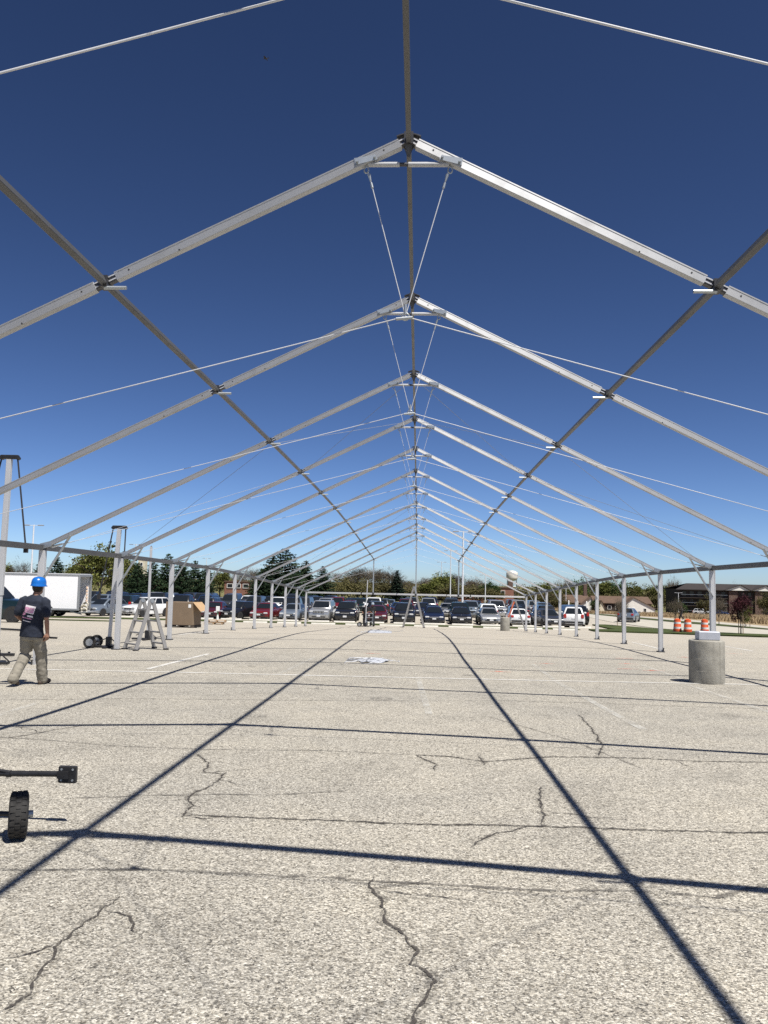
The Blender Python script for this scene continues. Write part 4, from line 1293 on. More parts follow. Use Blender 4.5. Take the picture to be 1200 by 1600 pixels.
SKIN = simple('tanned_skin', (.27, .14, .092), .55, 0, .08, 8)
def person(loc, rz, label, J, shirt, trousers, hat=None, vox=.010, sleeves=True, boots=None, scale=1.0, hair=None, name='person'):
    o = empty(name, loc, rz, label, 'person')
    o.scale = (scale,) * 3
    mb = MB()
    hx, hy, hz = J['head']
    ball(mb, (hx, hy, hz + .015), (.076, .096, .108), 20)
    ball(mb, (hx, hy + .035, hz - .055), (.056, .062, .058), 16)
    ball(mb, (hx, hy + .098, hz - .008), (.012, .020, .022), 8)
    ball(mb, (hx, hy + .088, hz + .030), (.050, .012, .010), 8)
    ball(mb, (hx, hy + .090, hz - .056), (.024, .010, .010), 8)
    for s in (-1, 1): ball(mb, (hx + s * .080, hy - .005, hz - .002), (.012, .022, .032), 8)
    limb(mb, [J['neck'], (hx, hy - .015, hz - .06)], [.060, .054])
    ell(mb, [(0, 0, .88, .13, .09), (0, 0, .94, .155, .105), (0, .0, 1.05, .145, .098), (0, .0, 1.2, .165, .105), (0, -.005, 1.34, .175, .10), (0, -.005, 1.42, .12, .075), (0, 0, 1.47, .06, .06)])
    for s, k in ((-1, 'L'), (1, 'R')):
        limb(mb, [J['sh' + k], J['el' + k], J['wr' + k]], [.056, .043, .029])
        e, w = Vector(J['el' + k]), Vector(J['wr' + k])
        hand(mb, w, J.get('hd' + k) or (w - e), s, J.get('pn' + k, (-s * .8, .5, 0)), J.get('cl' + k, .6))
        limb(mb, [J['hip' + k], J['kn' + k], J['an' + k]], [.088, .058, .040])
    body = mobj('body', remeshed(mb, vox * .62 if vox < .015 else vox, 3), o)
    body.data.materials.clear(); body.data.materials.append(SKIN)
    # eyes
    for s in (-1, 1):
        mb = MB(); ball(mb, (hx + s * .031, hy + .083, hz + .012), (.011, .009, .009), 8)
        mb.build('eye', simple('eye', (.05, .04, .035), .2), o, smooth=True)
    mb = MB()
    dz = .0
    ell(mb, [(0, 0, .785, .196, .150), (0, 0, .86, .194, .148), (0, -.005, 1.0, .180, .132), (0, -.01, 1.15, .188, .128), (0, -.012, 1.28, .202, .128), (0, -.01, 1.38, .195, .115), (0, 0, 1.435, .135, .09), (0, .005, 1.47, .07, .068)], 24)
    for k in ('L', 'R'):
        sh, el_ = Vector(J['sh' + k]), Vector(J['el' + k])
        if sleeves: limb(mb, [sh * .9 + Vector((0, 0, .135)), sh, sh.lerp(el_, .78)], [.07, .080, .077])
        else: limb(mb, [sh, el_, Vector(J['wr' + k])], [.08, .062, .048])
    sh_ = mobj('shirt', remeshed(mb, vox, 4, wr=.0085, seed=3), o)
    sh_.data.materials.clear(); sh_.data.materials.append(shirt)
    mb = MB()
    ell(mb, [(0, 0, .74, .160, .120), (0, 0, .82, .165, .122), (0, 0, .90, .155, .112), (0, 0, .95, .14, .10)], 22)
    for s, k in ((-1, 'L'), (1, 'R')):
        h_, kn, an = Vector(J['hip' + k]), Vector(J['kn' + k]), Vector(J['an' + k])
        limb(mb, [h_.lerp(kn, .18), h_.lerp(kn, .5), kn, kn.lerp(an, .5), an + (an - kn).normalized() * .01], [.100, .104, .095, .090, .086])
    tr = mobj('trousers', remeshed(mb, vox, 4, wr=.013, seed=9, wscale=8), o)
    tr.data.materials.clear(); tr.data.materials.append(trousers)
    for s, k in ((-1, 'L'), (1, 'R')):
        an, toe = Vector(J['an' + k]), Vector(J['toe' + k])
        d = (toe - an); heel = an - Vector((d.x, d.y, 0)).normalized() * .045
        heel.z = J.get('heel' + k, .035)
        mb = MB()
        limb(mb, [an + Vector((0, 0, .05)), an], [.055, .056])
        limb(mb, [heel, an.lerp(toe, .5) - Vector((0, 0, .01)), toe], [.044, .048, .040])
        b = mobj('boot', remeshed(mb, vox, 3), o)
        b.data.materials.clear(); b.data.materials.append(boots or BOOT)
    if hair:
        mb = MB(); ball(mb, (hx, hy - .018, hz + .022), (.086, .098, .108), 18)
        mb.build('hair', hair, o, smooth=True)
    if hat:
        mb = MB()
        z0 = hz + .045
        mb.loft([[Vector((hx + r_ * .112 * math.cos(2 * math.pi * k / 28), hy + (r_ * .136 + (fr if math.sin(2 * math.pi * k / 28) > 0 else 0)) * math.sin(2 * math.pi * k / 28), z0 + z)) for k in range(28)]
                 for r_, z, fr in ((1.0, -.012, 0), (1.07, -.016, .035), (1.08, -.006, .035), (1.01, .006, 0), (1.0, .04, 0), (.95, .075, 0), (.82, .108, 0), (.58, .130, 0), (.25, .140, 0), (.05, .141, 0))])
        mb.build('hard_hat', hat, o, smooth=True, auto=50)
    return o, sh_

BOOT = simple('brown_work_boot', (.075, .055, .042), .8, 0, .3, 10)
M['hat_blue'] = simple('blue_hard_hat', (.010, .13, .48), .28, 0, .03, coat=.5)
M['hat_white'] = simple('white_hard_hat', (.74, .75, .76), .3, 0, .03, coat=.4)
M['hat_grey'] = simple('grey_blue_hard_hat', (.30, .36, .42), .3, 0, .03, coat=.4)
NAVY = simple('navy_cotton_shirt', (.012, .017, .032), .9, 0, .2, 9, bump=.2)
KHAKI = simple('khaki_work_trousers', (.235, .215, .175), .9, 0, .2, 7, bump=.2)
DARKC = simple('black_cotton', (.011, .011, .013), .9, 0, .2, 9)
DARKT = simple('dark_trousers', (.02, .02, .025), .9, 0, .2, 9)
HAIR = simple('dark_brown_hair', (.02, .013, .01), .7, 0, .3, 40)
WALK = dict(head=(.015, .045, 1.585), neck=(0, .01, 1.44), shL=(-.185, 0, 1.375), elL=(-.275, -.03, 1.12), wrL=(-.215, .17, .99), shR=(.185, 0, 1.375), elR=(.262, -.045, 1.115), wrR=(.262, .02, .875), hdR=(0, .10, -1), pnR=(-1, .3, .1), clR=.9,
            hipL=(-.088, 0, .89), knL=(-.105, .07, .49), anL=(-.125, -.19, .125), toeL=(-.13, -.06, .035), heelL=.09, hipR=(.088, 0, .89), knR=(.105, .17, .50), anR=(.105, .27, .085), toeR=(.125, .44, .04))
STAND = dict(head=(.0, .03, 1.585), neck=(0, .005, 1.44), shL=(-.185, 0, 1.375), elL=(-.245, -.02, 1.10), wrL=(-.16, .20, 1.02), shR=(.185, 0, 1.375), elR=(.245, -.02, 1.10), wrR=(.16, .20, 1.02),
             hipL=(-.088, 0, .89), knL=(-.10, .02, .49), anL=(-.11, 0, .085), toeL=(-.13, .16, .04), hipR=(.088, 0, .89), knR=(.10, .02, .49), anR=(.11, -.02, .085), toeR=(.14, .13, .04))
WX, WY = -6.17, 13.42
wk, wsh = person((WX, WY, lz(WX, WY) + .005), R(-6), 'worker in a blue hard hat and navy shirt walking away', WALK, NAVY, KHAKI, M['hat_blue'], .010, hair=HAIR)
wk.rotation_euler = (0, R(2.5), R(-6))
# print on the back of the shirt, laid on the cloth
bv = BVHTree.FromPolygons([v.co for v in wsh.data.vertices], [p.vertices for p in wsh.data.polygons])
def shirt_print(name, poly, mat, nx=14, ny=8, lift=.004):
    (a, b, c, d) = [Vector(p) for p in poly]
    mb = MB()
    for j in range(ny + 1):
        for i in range(nx + 1):
            p = a.lerp(b, i / nx).lerp(d.lerp(c, i / nx), j / ny)
            hit = bv.ray_cast(Vector((p.x, -.6, p.y)), Vector((0, 1, 0)))
            q = hit[0] if hit[0] else Vector((p.x, -.13, p.y))
            mb.v.append((q.x, q.y - lift, q.z))
    for j in range(ny):
        for i in range(nx): mb.f.append((j * (nx + 1) + i, j * (nx + 1) + i + 1, (j + 1) * (nx + 1) + i + 1, (j + 1) * (nx + 1) + i))
    mb.mi = [0] * len(mb.f)
    return mb.build(name, mat, wsh, smooth=True)
PW = worn('white_shirt_print', (.80, .76, .78), .30, .42, 30, scale2=120)
PP = worn('pink_shirt_print', (.72, .32, .50), .40, .54, 34, scale2=120)
shirt_print('print_block', [(-.085, 1.185), (.075, 1.160), (.105, 1.285), (-.065, 1.310)], PW)
shirt_print('print_lettering', [(-.08, 1.19), (.07, 1.175), (.085, 1.26), (-.07, 1.28)], PP, lift=.006)
shirt_print('print_line', [(-.125, 1.135), (-.06, 1.150), (-.055, 1.19), (-.11, 1.185)], PP)
shirt_print('print_line', [(-.03, 1.118), (.075, 1.105), (.07, 1.135), (-.02, 1.143)], PW)
shirt_print('print_line', [(-.125, 1.095), (.06, 1.075), (.06, 1.092), (-.125, 1.113)], PP)
shirt_print('print_line', [(-.11, 1.050), (.04, 1.030), (.04, 1.042), (-.11, 1.063)], PW)
mb = MB(); mb.tube((-.26, 0, 0), (.22, 0, 0), .016, n=10); mb.tube((-.28, 0, 0), (-.24, 0, 0), .022, n=10)
cR, sR = math.cos(R(-6)), math.sin(R(-6))
hx_, hy_ = .235, .055
tag(mb.build('steel_rod', M['black'], None, (WX + hx_ * cR - hy_ * sR, WY + hx_ * sR + hy_ * cR, lz(WX, WY) + .785), (0, R(1), R(-6))), 'short dark rod held in the walking worker\'s right hand', 'rod')

p1x, p1y = -3.72, 61.9
person((p1x, p1y, gz(p1x, p1y)), R(170), 'person in dark clothes and white hard hat by the cart', STAND, DARKC, DARKT, M['hat_white'], .02, scale=.97, hair=HAIR)
p2x, p2y = -3.22, 62.2
person((p2x, p2y, gz(p2x, p2y)), R(200), 'person in dark clothes and grey hard hat by the cart', STAND, DARKC, DARKT, M['hat_grey'], .02, scale=1.0, hair=HAIR)
p3x, p3y = 32.6, 104.0
person((p3x, p3y, gz(p3x, p3y) + .07), R(70), 'person in black walking on the pavement behind the traffic drums', WALK, DARKC, DARKT, None, .02, sleeves=False, hair=HAIR)
# hand truck and mast the two far people stand at
ht = empty('hand_truck', (-3.35, 60.9, gz(-3.35, 60.9)), 0, 'grey hand truck standing before the two far people', 'hand truck')
for sx in (-1, 1):
    MB().tube((sx * .24, 0, .10), (sx * .24, .12, 1.15), .020, n=8).build('rail', M['galv'], ht)
    add_wheel(ht, Vector((sx * .30, .10, .14)), .14, .08, 0)
for z in (.35, .65, .95): MB().tube((-.24, .04, z), (.24, .04, z), .016, n=8).build('crossbar', M['galv'], ht)
MB().tube((-.24, .12, 1.15), (.24, .12, 1.15), .02, n=8).build('handle', M['black'], ht)
MB().box((0, -.14, .03), (.5, .34, .02), ch=.005).build('toe_plate', M['galv'], ht)
mast(-3.62, 60.4, 3.42, .03, 'thin far lifting mast standing beside the hand truck', wheels=True, head=False, thin=True)

# bird high in the sky
bd = empty('bird', (-8.12, 40.0, 28.4), R(75), 'small dark bird high in the blue sky', 'bird')
bd.scale = (.62,) * 3
DK = simple('dark_feathers', (.03, .028, .03), .8)
mb = MB(); ball(mb, (0, 0, 0), (.05, .16, .05), 10); ball(mb, (0, .17, .02), (.035, .05, .035), 8)
mb.loft([[Vector((x, -.14 - y, z)) for x, z in ((-w, 0), (0, .012), (w, 0), (0, -.008))] for y, w in ((0, .03), (.10, .06), (.16, .07))])
mb.build('body', DK, bd, smooth=True)
for s in (-1, 1):
    mb = MB()
    mb.loft([[Vector((s * x, yb - c * t, z + (.012 if t in (0.3,) else 0))) for t in (0, .3, 1, .6)] for x, yb, c, z in ((.03, .09, .16, .02), (.13, .11, .15, .07), (.24, .07, .11, .06), (.33, -.02, .03, .02))])
    mb.build('wing', DK, bd, smooth=True)
# ------------------------------------------------------------------ lamp posts
def lamp(x, y, h, label, arms=2):
    o = empty('lamp_post', (x, y, gz(x, y)), 0, label, 'lamp post', 'tall car park lamp posts')
    MB().lathe([(.30, 0), (.30, .65), (.26, .70)], 14).build('footing', M['concrete'], o, auto=40)
    MB().lathe([(.11, .68), (.10, 1.0), (.075, h - .1), (.07, h)], 10).build('pole', M['lamp_white'], o, auto=60)
    for s in (-1, 1)[:arms]:
        MB().box((s * .32, 0, h - .06), (.55, .06, .06)).build('arm', M['lamp_white'], o)
        MB().box((s * .80, 0, h - .05), (.62, .36, .11), ch=.03).build('lamp_head', M['lamp_head'], o)
for x, y, h, lab in [(-43.5, 92, 9.2, 'white lamp post above the box truck at the left'), (-48.3, 140, 9.3, 'lamp post rising beside the second lifting mast'), (-57.9, 225, 9.4, 'small far lamp post above the dark pines'),
                     (4.79, 87, 9.04, 'nearest lamp post, rightmost of the four near the gable middle'), (5.55, 140, 9.3, 'second nearest of the four lamp posts near the gable middle'), (5.53, 195, 8.85, 'third nearest of the four lamp posts near the gable middle'), (6.4, 280, 8.1, 'farthest of the four lamp posts near the gable middle'),
                     (41.0, 232, 6.4, 'lamp post before the low brown-roofed house'), (73.5, 238, 6.0, 'slim lamp post before the dark apartment block')]:
    lamp(x, y, h, lab)
lamp(13.0, 160, 5.6, 'short one-armed lamp post before the evergreen tree', 1)

# ------------------------------------------------------------------ trees
def leaf_mat(name, cols, rough=.8):
    mt, nt, N, L, P = new_mat(name)
    g = N.new('ShaderNodeNewGeometry')
    oi = N.new('ShaderNodeObjectInfo')
    c = ramp(nt, g.outputs['Random Per Island'], [(i / (len(cols) - 1), c) for i, c in enumerate(cols)])
    hs = N.new('ShaderNodeHueSaturation')
    mr = N.new('ShaderNodeMapRange'); mr.inputs['To Min'].default_value = .75; mr.inputs['To Max'].default_value = 1.3
    L.new(oi.outputs['Random'], mr.inputs['Value'])
    L.new(mr.outputs[0], hs.inputs['Value'])
    L.new(c, hs.inputs['Color'])
    L.new(hs.outputs[0], P.inputs['Base Color'])
    P.inputs['Roughness'].default_value = rough
    P.inputs['Specular IOR Level'].default_value = .2
    return mt
BARK = simple('grey_brown_bark', (.13, .10, .075), .9, 0, .25, 4)
LM = {'P': leaf_mat('pine_needles', [(.010, .022, .012), (.020, .042, .018), (.038, .062, .026)]), 'S': leaf_mat('spruce_needles', [(.008, .018, .012), (.02, .04, .022)]),
      'D': leaf_mat('spring_leaves', [(.058, .068, .016), (.11, .122, .03), (.165, .175, .048)]), 'G': leaf_mat('green_leaves', [(.022, .045, .014), (.045, .08, .022), (.07, .11, .03)]),
      'B': leaf_mat('bare_twigs', [(.07, .058, .042), (.12, .10, .075), (.17, .14, .10)]), 'O': leaf_mat('olive_brush', [(.055, .052, .018), (.092, .085, .032), (.135, .118, .05)]),
      'R': leaf_mat('purple_leaves', [(.030, .008, .012), (.065, .016, .022), (.10, .03, .035)])}
TW = leaf_mat('twig_bark', [(.10, .08, .06), (.17, .14, .105)])

def leaf(mb, p, s, rnd, flat=0.0):
    n = Vector((rnd.gauss(0, 1), rnd.gauss(0, 1), rnd.gauss(0, 1) + flat))
    if n.length < .01: n = Vector((0, 0, 1))
    d, a, b = frame_of(n, (rnd.random(), rnd.random(), .3))
    a = a * s * rnd.uniform(.6, 1.2); b = b * s * rnd.uniform(.4, .9)
    k = len(mb.v)
    mb.v += [tuple(p - a), tuple(p + b * .9), tuple(p + a), tuple(p - b * .8)]
    mb.f.append((k, k + 1, k + 2, k + 3)); mb.mi.append(0)

def limbs(mb, rnd, p, d, ln, r_, depth, tips, spread=.6, upw=.25):
    q = p + d * ln
    mid = p.lerp(q, .5) + Vector((rnd.uniform(-1, 1), rnd.uniform(-1, 1), 0)) * ln * .06
    mb.path([p, mid, q], [r_, r_ * .82, r_ * .62], 5 if depth > 1 else 4)
    if depth == 0:
        tips.append((q, d)); return
    for k in range(rnd.choice((2, 3, 3))):
        nd = (d + Vector((rnd.gauss(0, spread), rnd.gauss(0, spread), rnd.gauss(0, spread * .5) + upw))).normalized()
        limbs(mb, rnd, p.lerp(q, rnd.uniform(.6, 1)), nd, ln * rnd.uniform(.6, .82), r_ * .58, depth - 1, tips, spread, upw)

def proto(kind, seed):
    """canonical tree 7 m tall and 6 m wide; returns trunk mesh and crown mesh"""
    rnd = random.Random(seed)
    tb, cb = MB(), MB()
    H_, W_ = 7.0, 3.0
    if kind in 'DGBOR':
        tips = []
        t0 = {'D': .24, 'G': .18, 'B': .26, 'O': .06, 'R': .34}[kind] * H_
        tb.path([(0, 0, -.4), (rnd.uniform(-.05, .05), 0, t0 * .5), (0, rnd.uniform(-.1, .1), t0)], [.20, .15, .12], 8)
        for k in range(rnd.choice((4, 5))):
            a = 2 * math.pi * k / 4.5 + rnd.uniform(-.4, .4)
            limbs(tb, rnd, Vector((0, 0, t0 * rnd.uniform(.85, 1))), Vector((math.cos(a) * .55, math.sin(a) * .55, rnd.uniform(.7, 1.3))).normalized(), H_ * rnd.uniform(.22, .28), .085, 3, tips)
        # fit the branch tips into an uneven crown
        def inside(p):
            t = (p.z - t0 * .8) / (H_ - t0 * .8)
            if t < 0 or t > 1: return False
            rr_ = W_ * math.sin(math.pi * min(1, (t * .9 + .10)) ** .8) ** .7
            a = math.atan2(p.y, p.x)
            rr_ *= .78 + .34 * mnoise.noise(Vector((math.cos(a) * 1.3, math.sin(a) * 1.3, p.z * .45 + seed)))
            return math.hypot(p.x, p.y) < rr_
        nclump = {'D': 150, 'G': 130, 'B': 150, 'O': 130, 'R': 110}[kind]
        cl = []
        tries = 0
        while len(cl) < nclump and tries < 9000:
            tries += 1
            if rnd.random() < .5 and tips:
                p = rnd.choice(tips)[0] + Vector((rnd.gauss(0, .4), rnd.gauss(0, .4), rnd.gauss(0, .35)))
            else:
                p = Vector((rnd.uniform(-W_, W_), rnd.uniform(-W_, W_), rnd.uniform(t0 * .8, H_)))
            if inside(p): cl.append(p)
        for p in cl:
            if kind == 'B':
                for j in range(16):
                    d = (Vector((p.x * .4, p.y * .4, 1.1)) + Vector((rnd.gauss(0, .8), rnd.gauss(0, .8), rnd.gauss(0, .5)))).normalized()
                    L_ = rnd.uniform(.4, .95); w = rnd.uniform(.012, .028)
                    s = d.cross(Vector((rnd.random(), rnd.random(), .1))).normalized() * w
                    q0 = p + Vector((rnd.gauss(0, .3), rnd.gauss(0, .3), rnd.gauss(0, .3)))
                    k = len(cb.v)
                    cb.v += [tuple(q0 - s), tuple(q0 + s), tuple(q0 + d * L_)]
                    cb.f.append((k, k + 1, k + 2)); cb.mi.append(0)
                for j in range(6): leaf(cb, p + Vector((rnd.gauss(0, .4), rnd.gauss(0, .4), rnd.gauss(0, .4))), .07, rnd)
            else:
                sg = rnd.uniform(.20, .42)
                for j in range({'D': 40, 'G': 44, 'O': 40, 'R': 40}[kind]):
                    leaf(cb, p + Vector((rnd.gauss(0, sg), rnd.gauss(0, sg), rnd.gauss(0, sg * .8))), rnd.uniform(.09, .19), rnd, .5)
    else:
        tb.path([(0, 0, -.4), (0, 0, 3), (.05, 0, H_ * .97)], [.20, .13, .03], 8)
        lv = 17 if kind == 'P' else 22
        for i in range(lv):
            t = i / (lv - 1)
            z = .5 + (H_ - .7) * t
            rr_ = W_ * ((1 - t) ** .65 * .98 + .08) if kind == 'P' else W_ * (1 - t) * .95 + .1
            if kind == 'P' and t < .15: rr_ *= .85
            nb = max(4, int(9 * (1 - t) + 3))
            for k in range(nb):
                a = 2 * math.pi * (k + rnd.random() * .7) / nb + i
                L_ = rr_ * rnd.uniform(.55, 1.12)
                rise = (.22 if kind == 'P' else -.18) + rnd.uniform(-.12, .12)
                tipp = Vector((math.cos(a) * L_, math.sin(a) * L_, z + L_ * rise))
                tb.path([Vector((0, 0, z)), tipp], [.028, .008], 3)
                m_ = max(3, int(L_ * 9))
                for j in range(m_):
                    u = .25 + .75 * (j + rnd.random()) / m_
                    p = Vector((0, 0, z)).lerp(tipp, u)
                    for q in range(5):
                        leaf(cb, p + Vector((rnd.gauss(0, .17), rnd.gauss(0, .17), rnd.gauss(0, .07))), rnd.uniform(.09, .19), rnd, 1.2)
    return tb.mesh('trunk', BARK, smooth=True, fix=False), cb.mesh('crown', LM[kind], fix=False)

PROTO = {}
for kind, n in (('P', 4), ('S', 1), ('D', 4), ('G', 2), ('B', 4), ('O', 3), ('R', 1)):
    PROTO[kind] = [proto(kind, 100 + 7 * k + ord(kind)) for k in range(n)]
TREES = [(-76.5, 150, 6.7, 3.9, 'D'), (-73.1, 150, 6.9, 5.1, 'B'), (-64.9, 140, 6.1, 2.8, 'P'), (-61.8, 140, 6.8, 4.3, 'P'), (-63.6, 150, 6.0, 3.0, 'D'), (-46.4, 120, 8.8, 8.0, 'D'), (-53.7, 130, 7.1, 4.4, 'D'), (-47.8, 135, 7.4, 5.0, 'D'), (-40.9, 120, 5.7, 3.7, 'P'), (-39.3, 122, 6.1, 4.0, 'P'), (-38.0, 125, 7.3, 3.9, 'P'), (-33.8, 118, 5.9, 4.0, 'P'), (-33.5, 124, 6.3, 3.8, 'P'), (-33.4, 130, 5.8, 3.4, 'P'), (-40.7, 170, 6.4, 4.7, 'D'), (-39.3, 180, 5.9, 5.0, 'B'), (-35.4, 175, 6.4, 4.6, 'B'), (-26.1, 140, 5.6, 4.8, 'P'), (-25.5, 145, 8.0, 5.8, 'P'), (-24.1, 150, 9.4, 8.1, 'P'), (-20.3, 150, 7.3, 4.6, 'P'), (-17.1, 150, 6.4, 4.4, 'P'), (-19.9, 138, 5.2, 4.7, 'P'), (-15.8, 160, 4.9, 4.9, 'O'), (-17.2, 190, 6.6, 5.9, 'B'), (-14.4, 200, 7.7, 7.1, 'B'), (-14.8, 180, 5.5, 6.1, 'O'), (-11.0, 200, 7.3, 6.8, 'B'), (-10.8, 170, 4.6, 5.8, 'O'), (-6.9, 200, 7.5, 7.7, 'B'), (-7.6, 180, 5.1, 7.0, 'O'), (-4.3, 175, 6.4, 5.2, 'S'), (-1.7, 180, 4.1, 6.1, 'O'), (1.1, 185, 4.5, 5.7, 'O'), (2.4, 210, 5.6, 5.2, 'B'), (5.4, 190, 6.7, 7.0, 'D'), (3.2, 180, 4.9, 5.6, 'D'), (9.1, 200, 6.3, 6.8, 'B'), (6.4, 175, 4.4, 6.0, 'O'), (10.6, 185, 4.9, 6.3, 'O'), (14.2, 210, 5.8, 5.8, 'B'), (13.4, 180, 4.5, 6.1, 'O'), (16.1, 185, 5.1, 5.1, 'G'), (19.8, 200, 4.6, 5.6, 'O'), (16.8, 180, 3.6, 5.0, 'O'), (28.0, 230, 6.9, 6.4, 'O'), (30.1, 220, 6.1, 6.8, 'O'), (39.1, 260, 9.3, 8.0, 'D'), (39.2, 240, 8.0, 6.7, 'O'), (48.7, 280, 10.5, 8.2, 'B'), (49.4, 270, 9.4, 8.3, 'D'), (54.0, 280, 10.8, 7.4, 'G'), (60.3, 290, 9.3, 7.6, 'B'), (64.5, 290, 11.1, 9.0, 'D'), (69.1, 290, 10.8, 8.1, 'G'), (73.5, 290, 9.5, 9.0, 'D'), (77.8, 290, 8.8, 9.0, 'O'), (82.0, 290, 9.5, 9.0, 'D'), (85.6, 290, 9.4, 8.1, 'O'), (88.1, 290, 11.4, 5.8, 'B'), (88.4, 285, 8.5, 6.6, 'O'), (108.1, 330, 10.4, 7.7, 'D'), (127.8, 340, 10.6, 7.9, 'B'), (28.6, 200, 4.7, 5.6, 'O'), (96.4, 235, 7.6, 5.4, 'O'), (52.7, 170, 3.5, 3.2, 'G'), (77.2, 225, 6.2, 5.2, 'O'), (45.4, 215, 4.1, 2.7, 'G'), (34.0, 200, 4.2, 6.2, 'O'),
         # further trees that close the gaps in the belt
         (-28.5, 150, 5.2, 5.5, 'P'), (-30.5, 165, 6.0, 5.5, 'B'), (-21.8, 160, 6.4, 6.0, 'P'), (-44.0, 128, 5.0, 4.5, 'P'), (-57.5, 138, 5.6, 5.0, 'O'), (-70.0, 150, 4.8, 6.0, 'O'), (-36.0, 126, 5.4, 4.2, 'P'), (-3.5, 205, 5.2, 7.0, 'B'), (24.0, 225, 5.6, 7.0, 'O'), (22.5, 210, 4.6, 6.5, 'B'), (-12.5, 195, 5.0, 7.0, 'O'), (-18.6, 175, 5.4, 6.5, 'O'), (35.0, 255, 7.0, 8.0, 'O'), (44.5, 265, 8.4, 8.0, 'O'), (57.5, 285, 8.6, 9.0, 'O'), (67.0, 285, 8.0, 9.0, 'O'), (72.0, 284, 7.6, 9.0, 'O'), (80.0, 284, 7.8, 9.0, 'O')]
KN = {'P': ('pine_tree', 'dark green pine'), 'S': ('spruce_tree', 'single dark pointed spruce'), 'D': ('leafy_tree', 'olive-green tree coming into leaf'), 'G': ('green_tree', 'dense green tree'), 'B': ('bare_tree', 'bare grey-brown tree'), 'O': ('bushy_tree', 'low olive-brown bushy tree')}
order = {}
for t in sorted(TREES, key=lambda t: t[0] / t[1]):
    x, y, h, w, k = t
    order[k] = order.get(k, 0) + 1
    j = order[k]
    tm, cm = PROTO[k][j % len(PROTO[k])]
    nm, ds = KN[k]
    o = empty(nm, (x, y, gz(x, y) - .1), random.uniform(0, 6.28), ds + (' in the tree line, %s of its kind from the left' % ORD[j - 1] if k != 'S' else ' above the cars near the gable middle'), 'tree', 'tree line behind the car park')
    o.scale = (w / 6.0 * 1.2, w / 6.0 * 1.2, h / 6.9)
    mobj('trunk', tm, o)
    mobj('crown', cm, o)
# young staked trees beside the road
def sapling(x, y, h, w, kind, label, stakes=2):
    o = empty('young_tree', (x, y, gz(x, y) + .08), random.uniform(0, 6), label, 'tree', 'young trees by the road')
    tm, cm = PROTO[kind][0]
    q = mobj('trunk', tm, o); q.scale = (w / 6 * .8, w / 6 * .8, h / 6.9)
    q = mobj('crown', cm, o); q.scale = (w / 6, w / 6, h / 6.9)
    for k in range(stakes):
        a = 2.2 + math.pi * k
        MB().tube((math.cos(a) * .42, math.sin(a) * .42, -.1), (math.cos(a) * .42, math.sin(a) * .42, h * .5), .028, n=6).build('stake', M['wood'], o)
sapling(23.6, 61.6, 3.05, 2.0, 'R', 'small purple-leaved tree with stakes at the right', 2)
sapling(18.1, 74.2, 2.6, 1.5, 'B', 'bare young tree on the grass island left of the grey sedan', 1)
sapling(28.6, 93.3, 2.6, 2.2, 'B', 'bare young tree on the verge right of the grey sedan', 1)
sapling(30.0, 84.0, 2.9, 1.8, 'B', 'thin young tree on the verge before the field', 1)
sapling(30.8, 79.5, 2.5, 1.7, 'D', 'young green tree on the verge beside the traffic drums', 1)
sapling(32.4, 75.5, 1.9, .9, 'B', 'lone leafless sapling right of the purple-leaved tree', 1)

# ------------------------------------------------------------------ buildings
def brick(name, a, b, sc=3.0):
    mt, nt, N, L, P = new_mat(name)
    v = pos_vec(nt, True)
    sp = N.new('ShaderNodeSeparateXYZ'); L.new(v, sp.inputs[0])
    cm = N.new('ShaderNodeCombineXYZ')
    ad = N.new('ShaderNodeMath'); ad.operation = 'ADD'
    L.new(sp.outputs['X'], ad.inputs[0]); L.new(sp.outputs['Y'], ad.inputs[1])
    L.new(ad.outputs[0], cm.inputs['X']); L.new(sp.outputs['Z'], cm.inputs['Y'])
    bt_ = N.new('ShaderNodeTexBrick')
    bt_.inputs['Scale'].default_value = sc
    bt_.inputs['Color1'].default_value = tuple(a) + (1,)
    bt_.inputs['Color2'].default_value = tuple(b) + (1,)
    bt_.inputs['Mortar'].default_value = (.30, .27, .24, 1)
    bt_.inputs['Mortar Size'].default_value = .012
    L.new(cm.outputs[0], bt_.inputs['Vector'])
    L.new(bt_.outputs['Color'], P.inputs['Base Color'])
    P.inputs['Roughness'].default_value = .9
    return mt
M['brick'] = brick('red_brick', (.20, .075, .048), (.27, .11, .07))
M['brick_dark'] = brick('dark_brown_brick', (.085, .045, .032), (.12, .06, .042))
M['stucco'] = simple('cream_stucco', (.66, .60, .46), .9, 0, .08, 1.0)
M['white_wall'] = simple('white_siding', (.76, .74, .68), .8, 0, .05, 1.0)
M['roof_brown'] = simple('brown_shingle_roof', (.105, .066, .045), .9, 0, .2, 1.5)
M['roof_dark'] = simple('dark_shingle_roof', (.030, .024, .022), .9, 0, .2, 1.5)
M['wall_dark'] = simple('dark_brown_cladding', (.040, .030, .025), .9, 0, .2, 1.0)
M['win'] = simple('building_glass', (.02, .024, .03), .1, 0, .1)
M['trimw'] = simple('white_trim', (.7, .69, .66), .7)
def window(parent, c, s, frame=.10, axis='y', mat=None):
    """framed window with sill, on the wall that faces the lot"""
    f = MB()
    w, h = s
    for dx, dz, sx, sz in ((0, h / 2, w + frame, frame), (0, -h / 2, w + frame, frame), (-w / 2, 0, frame, h - frame), (w / 2, 0, frame, h - frame)):
        f.box(Vector(c) + Vector((dx, -.05, dz)), (sx, .12, sz))
    o = f.build('window', mat or M['trimw'], parent)
    MB().box(Vector(c) + Vector((0, -.015, 0)), (w - frame * .5, .03, h - frame * .5)).build('pane', M['win'], o)

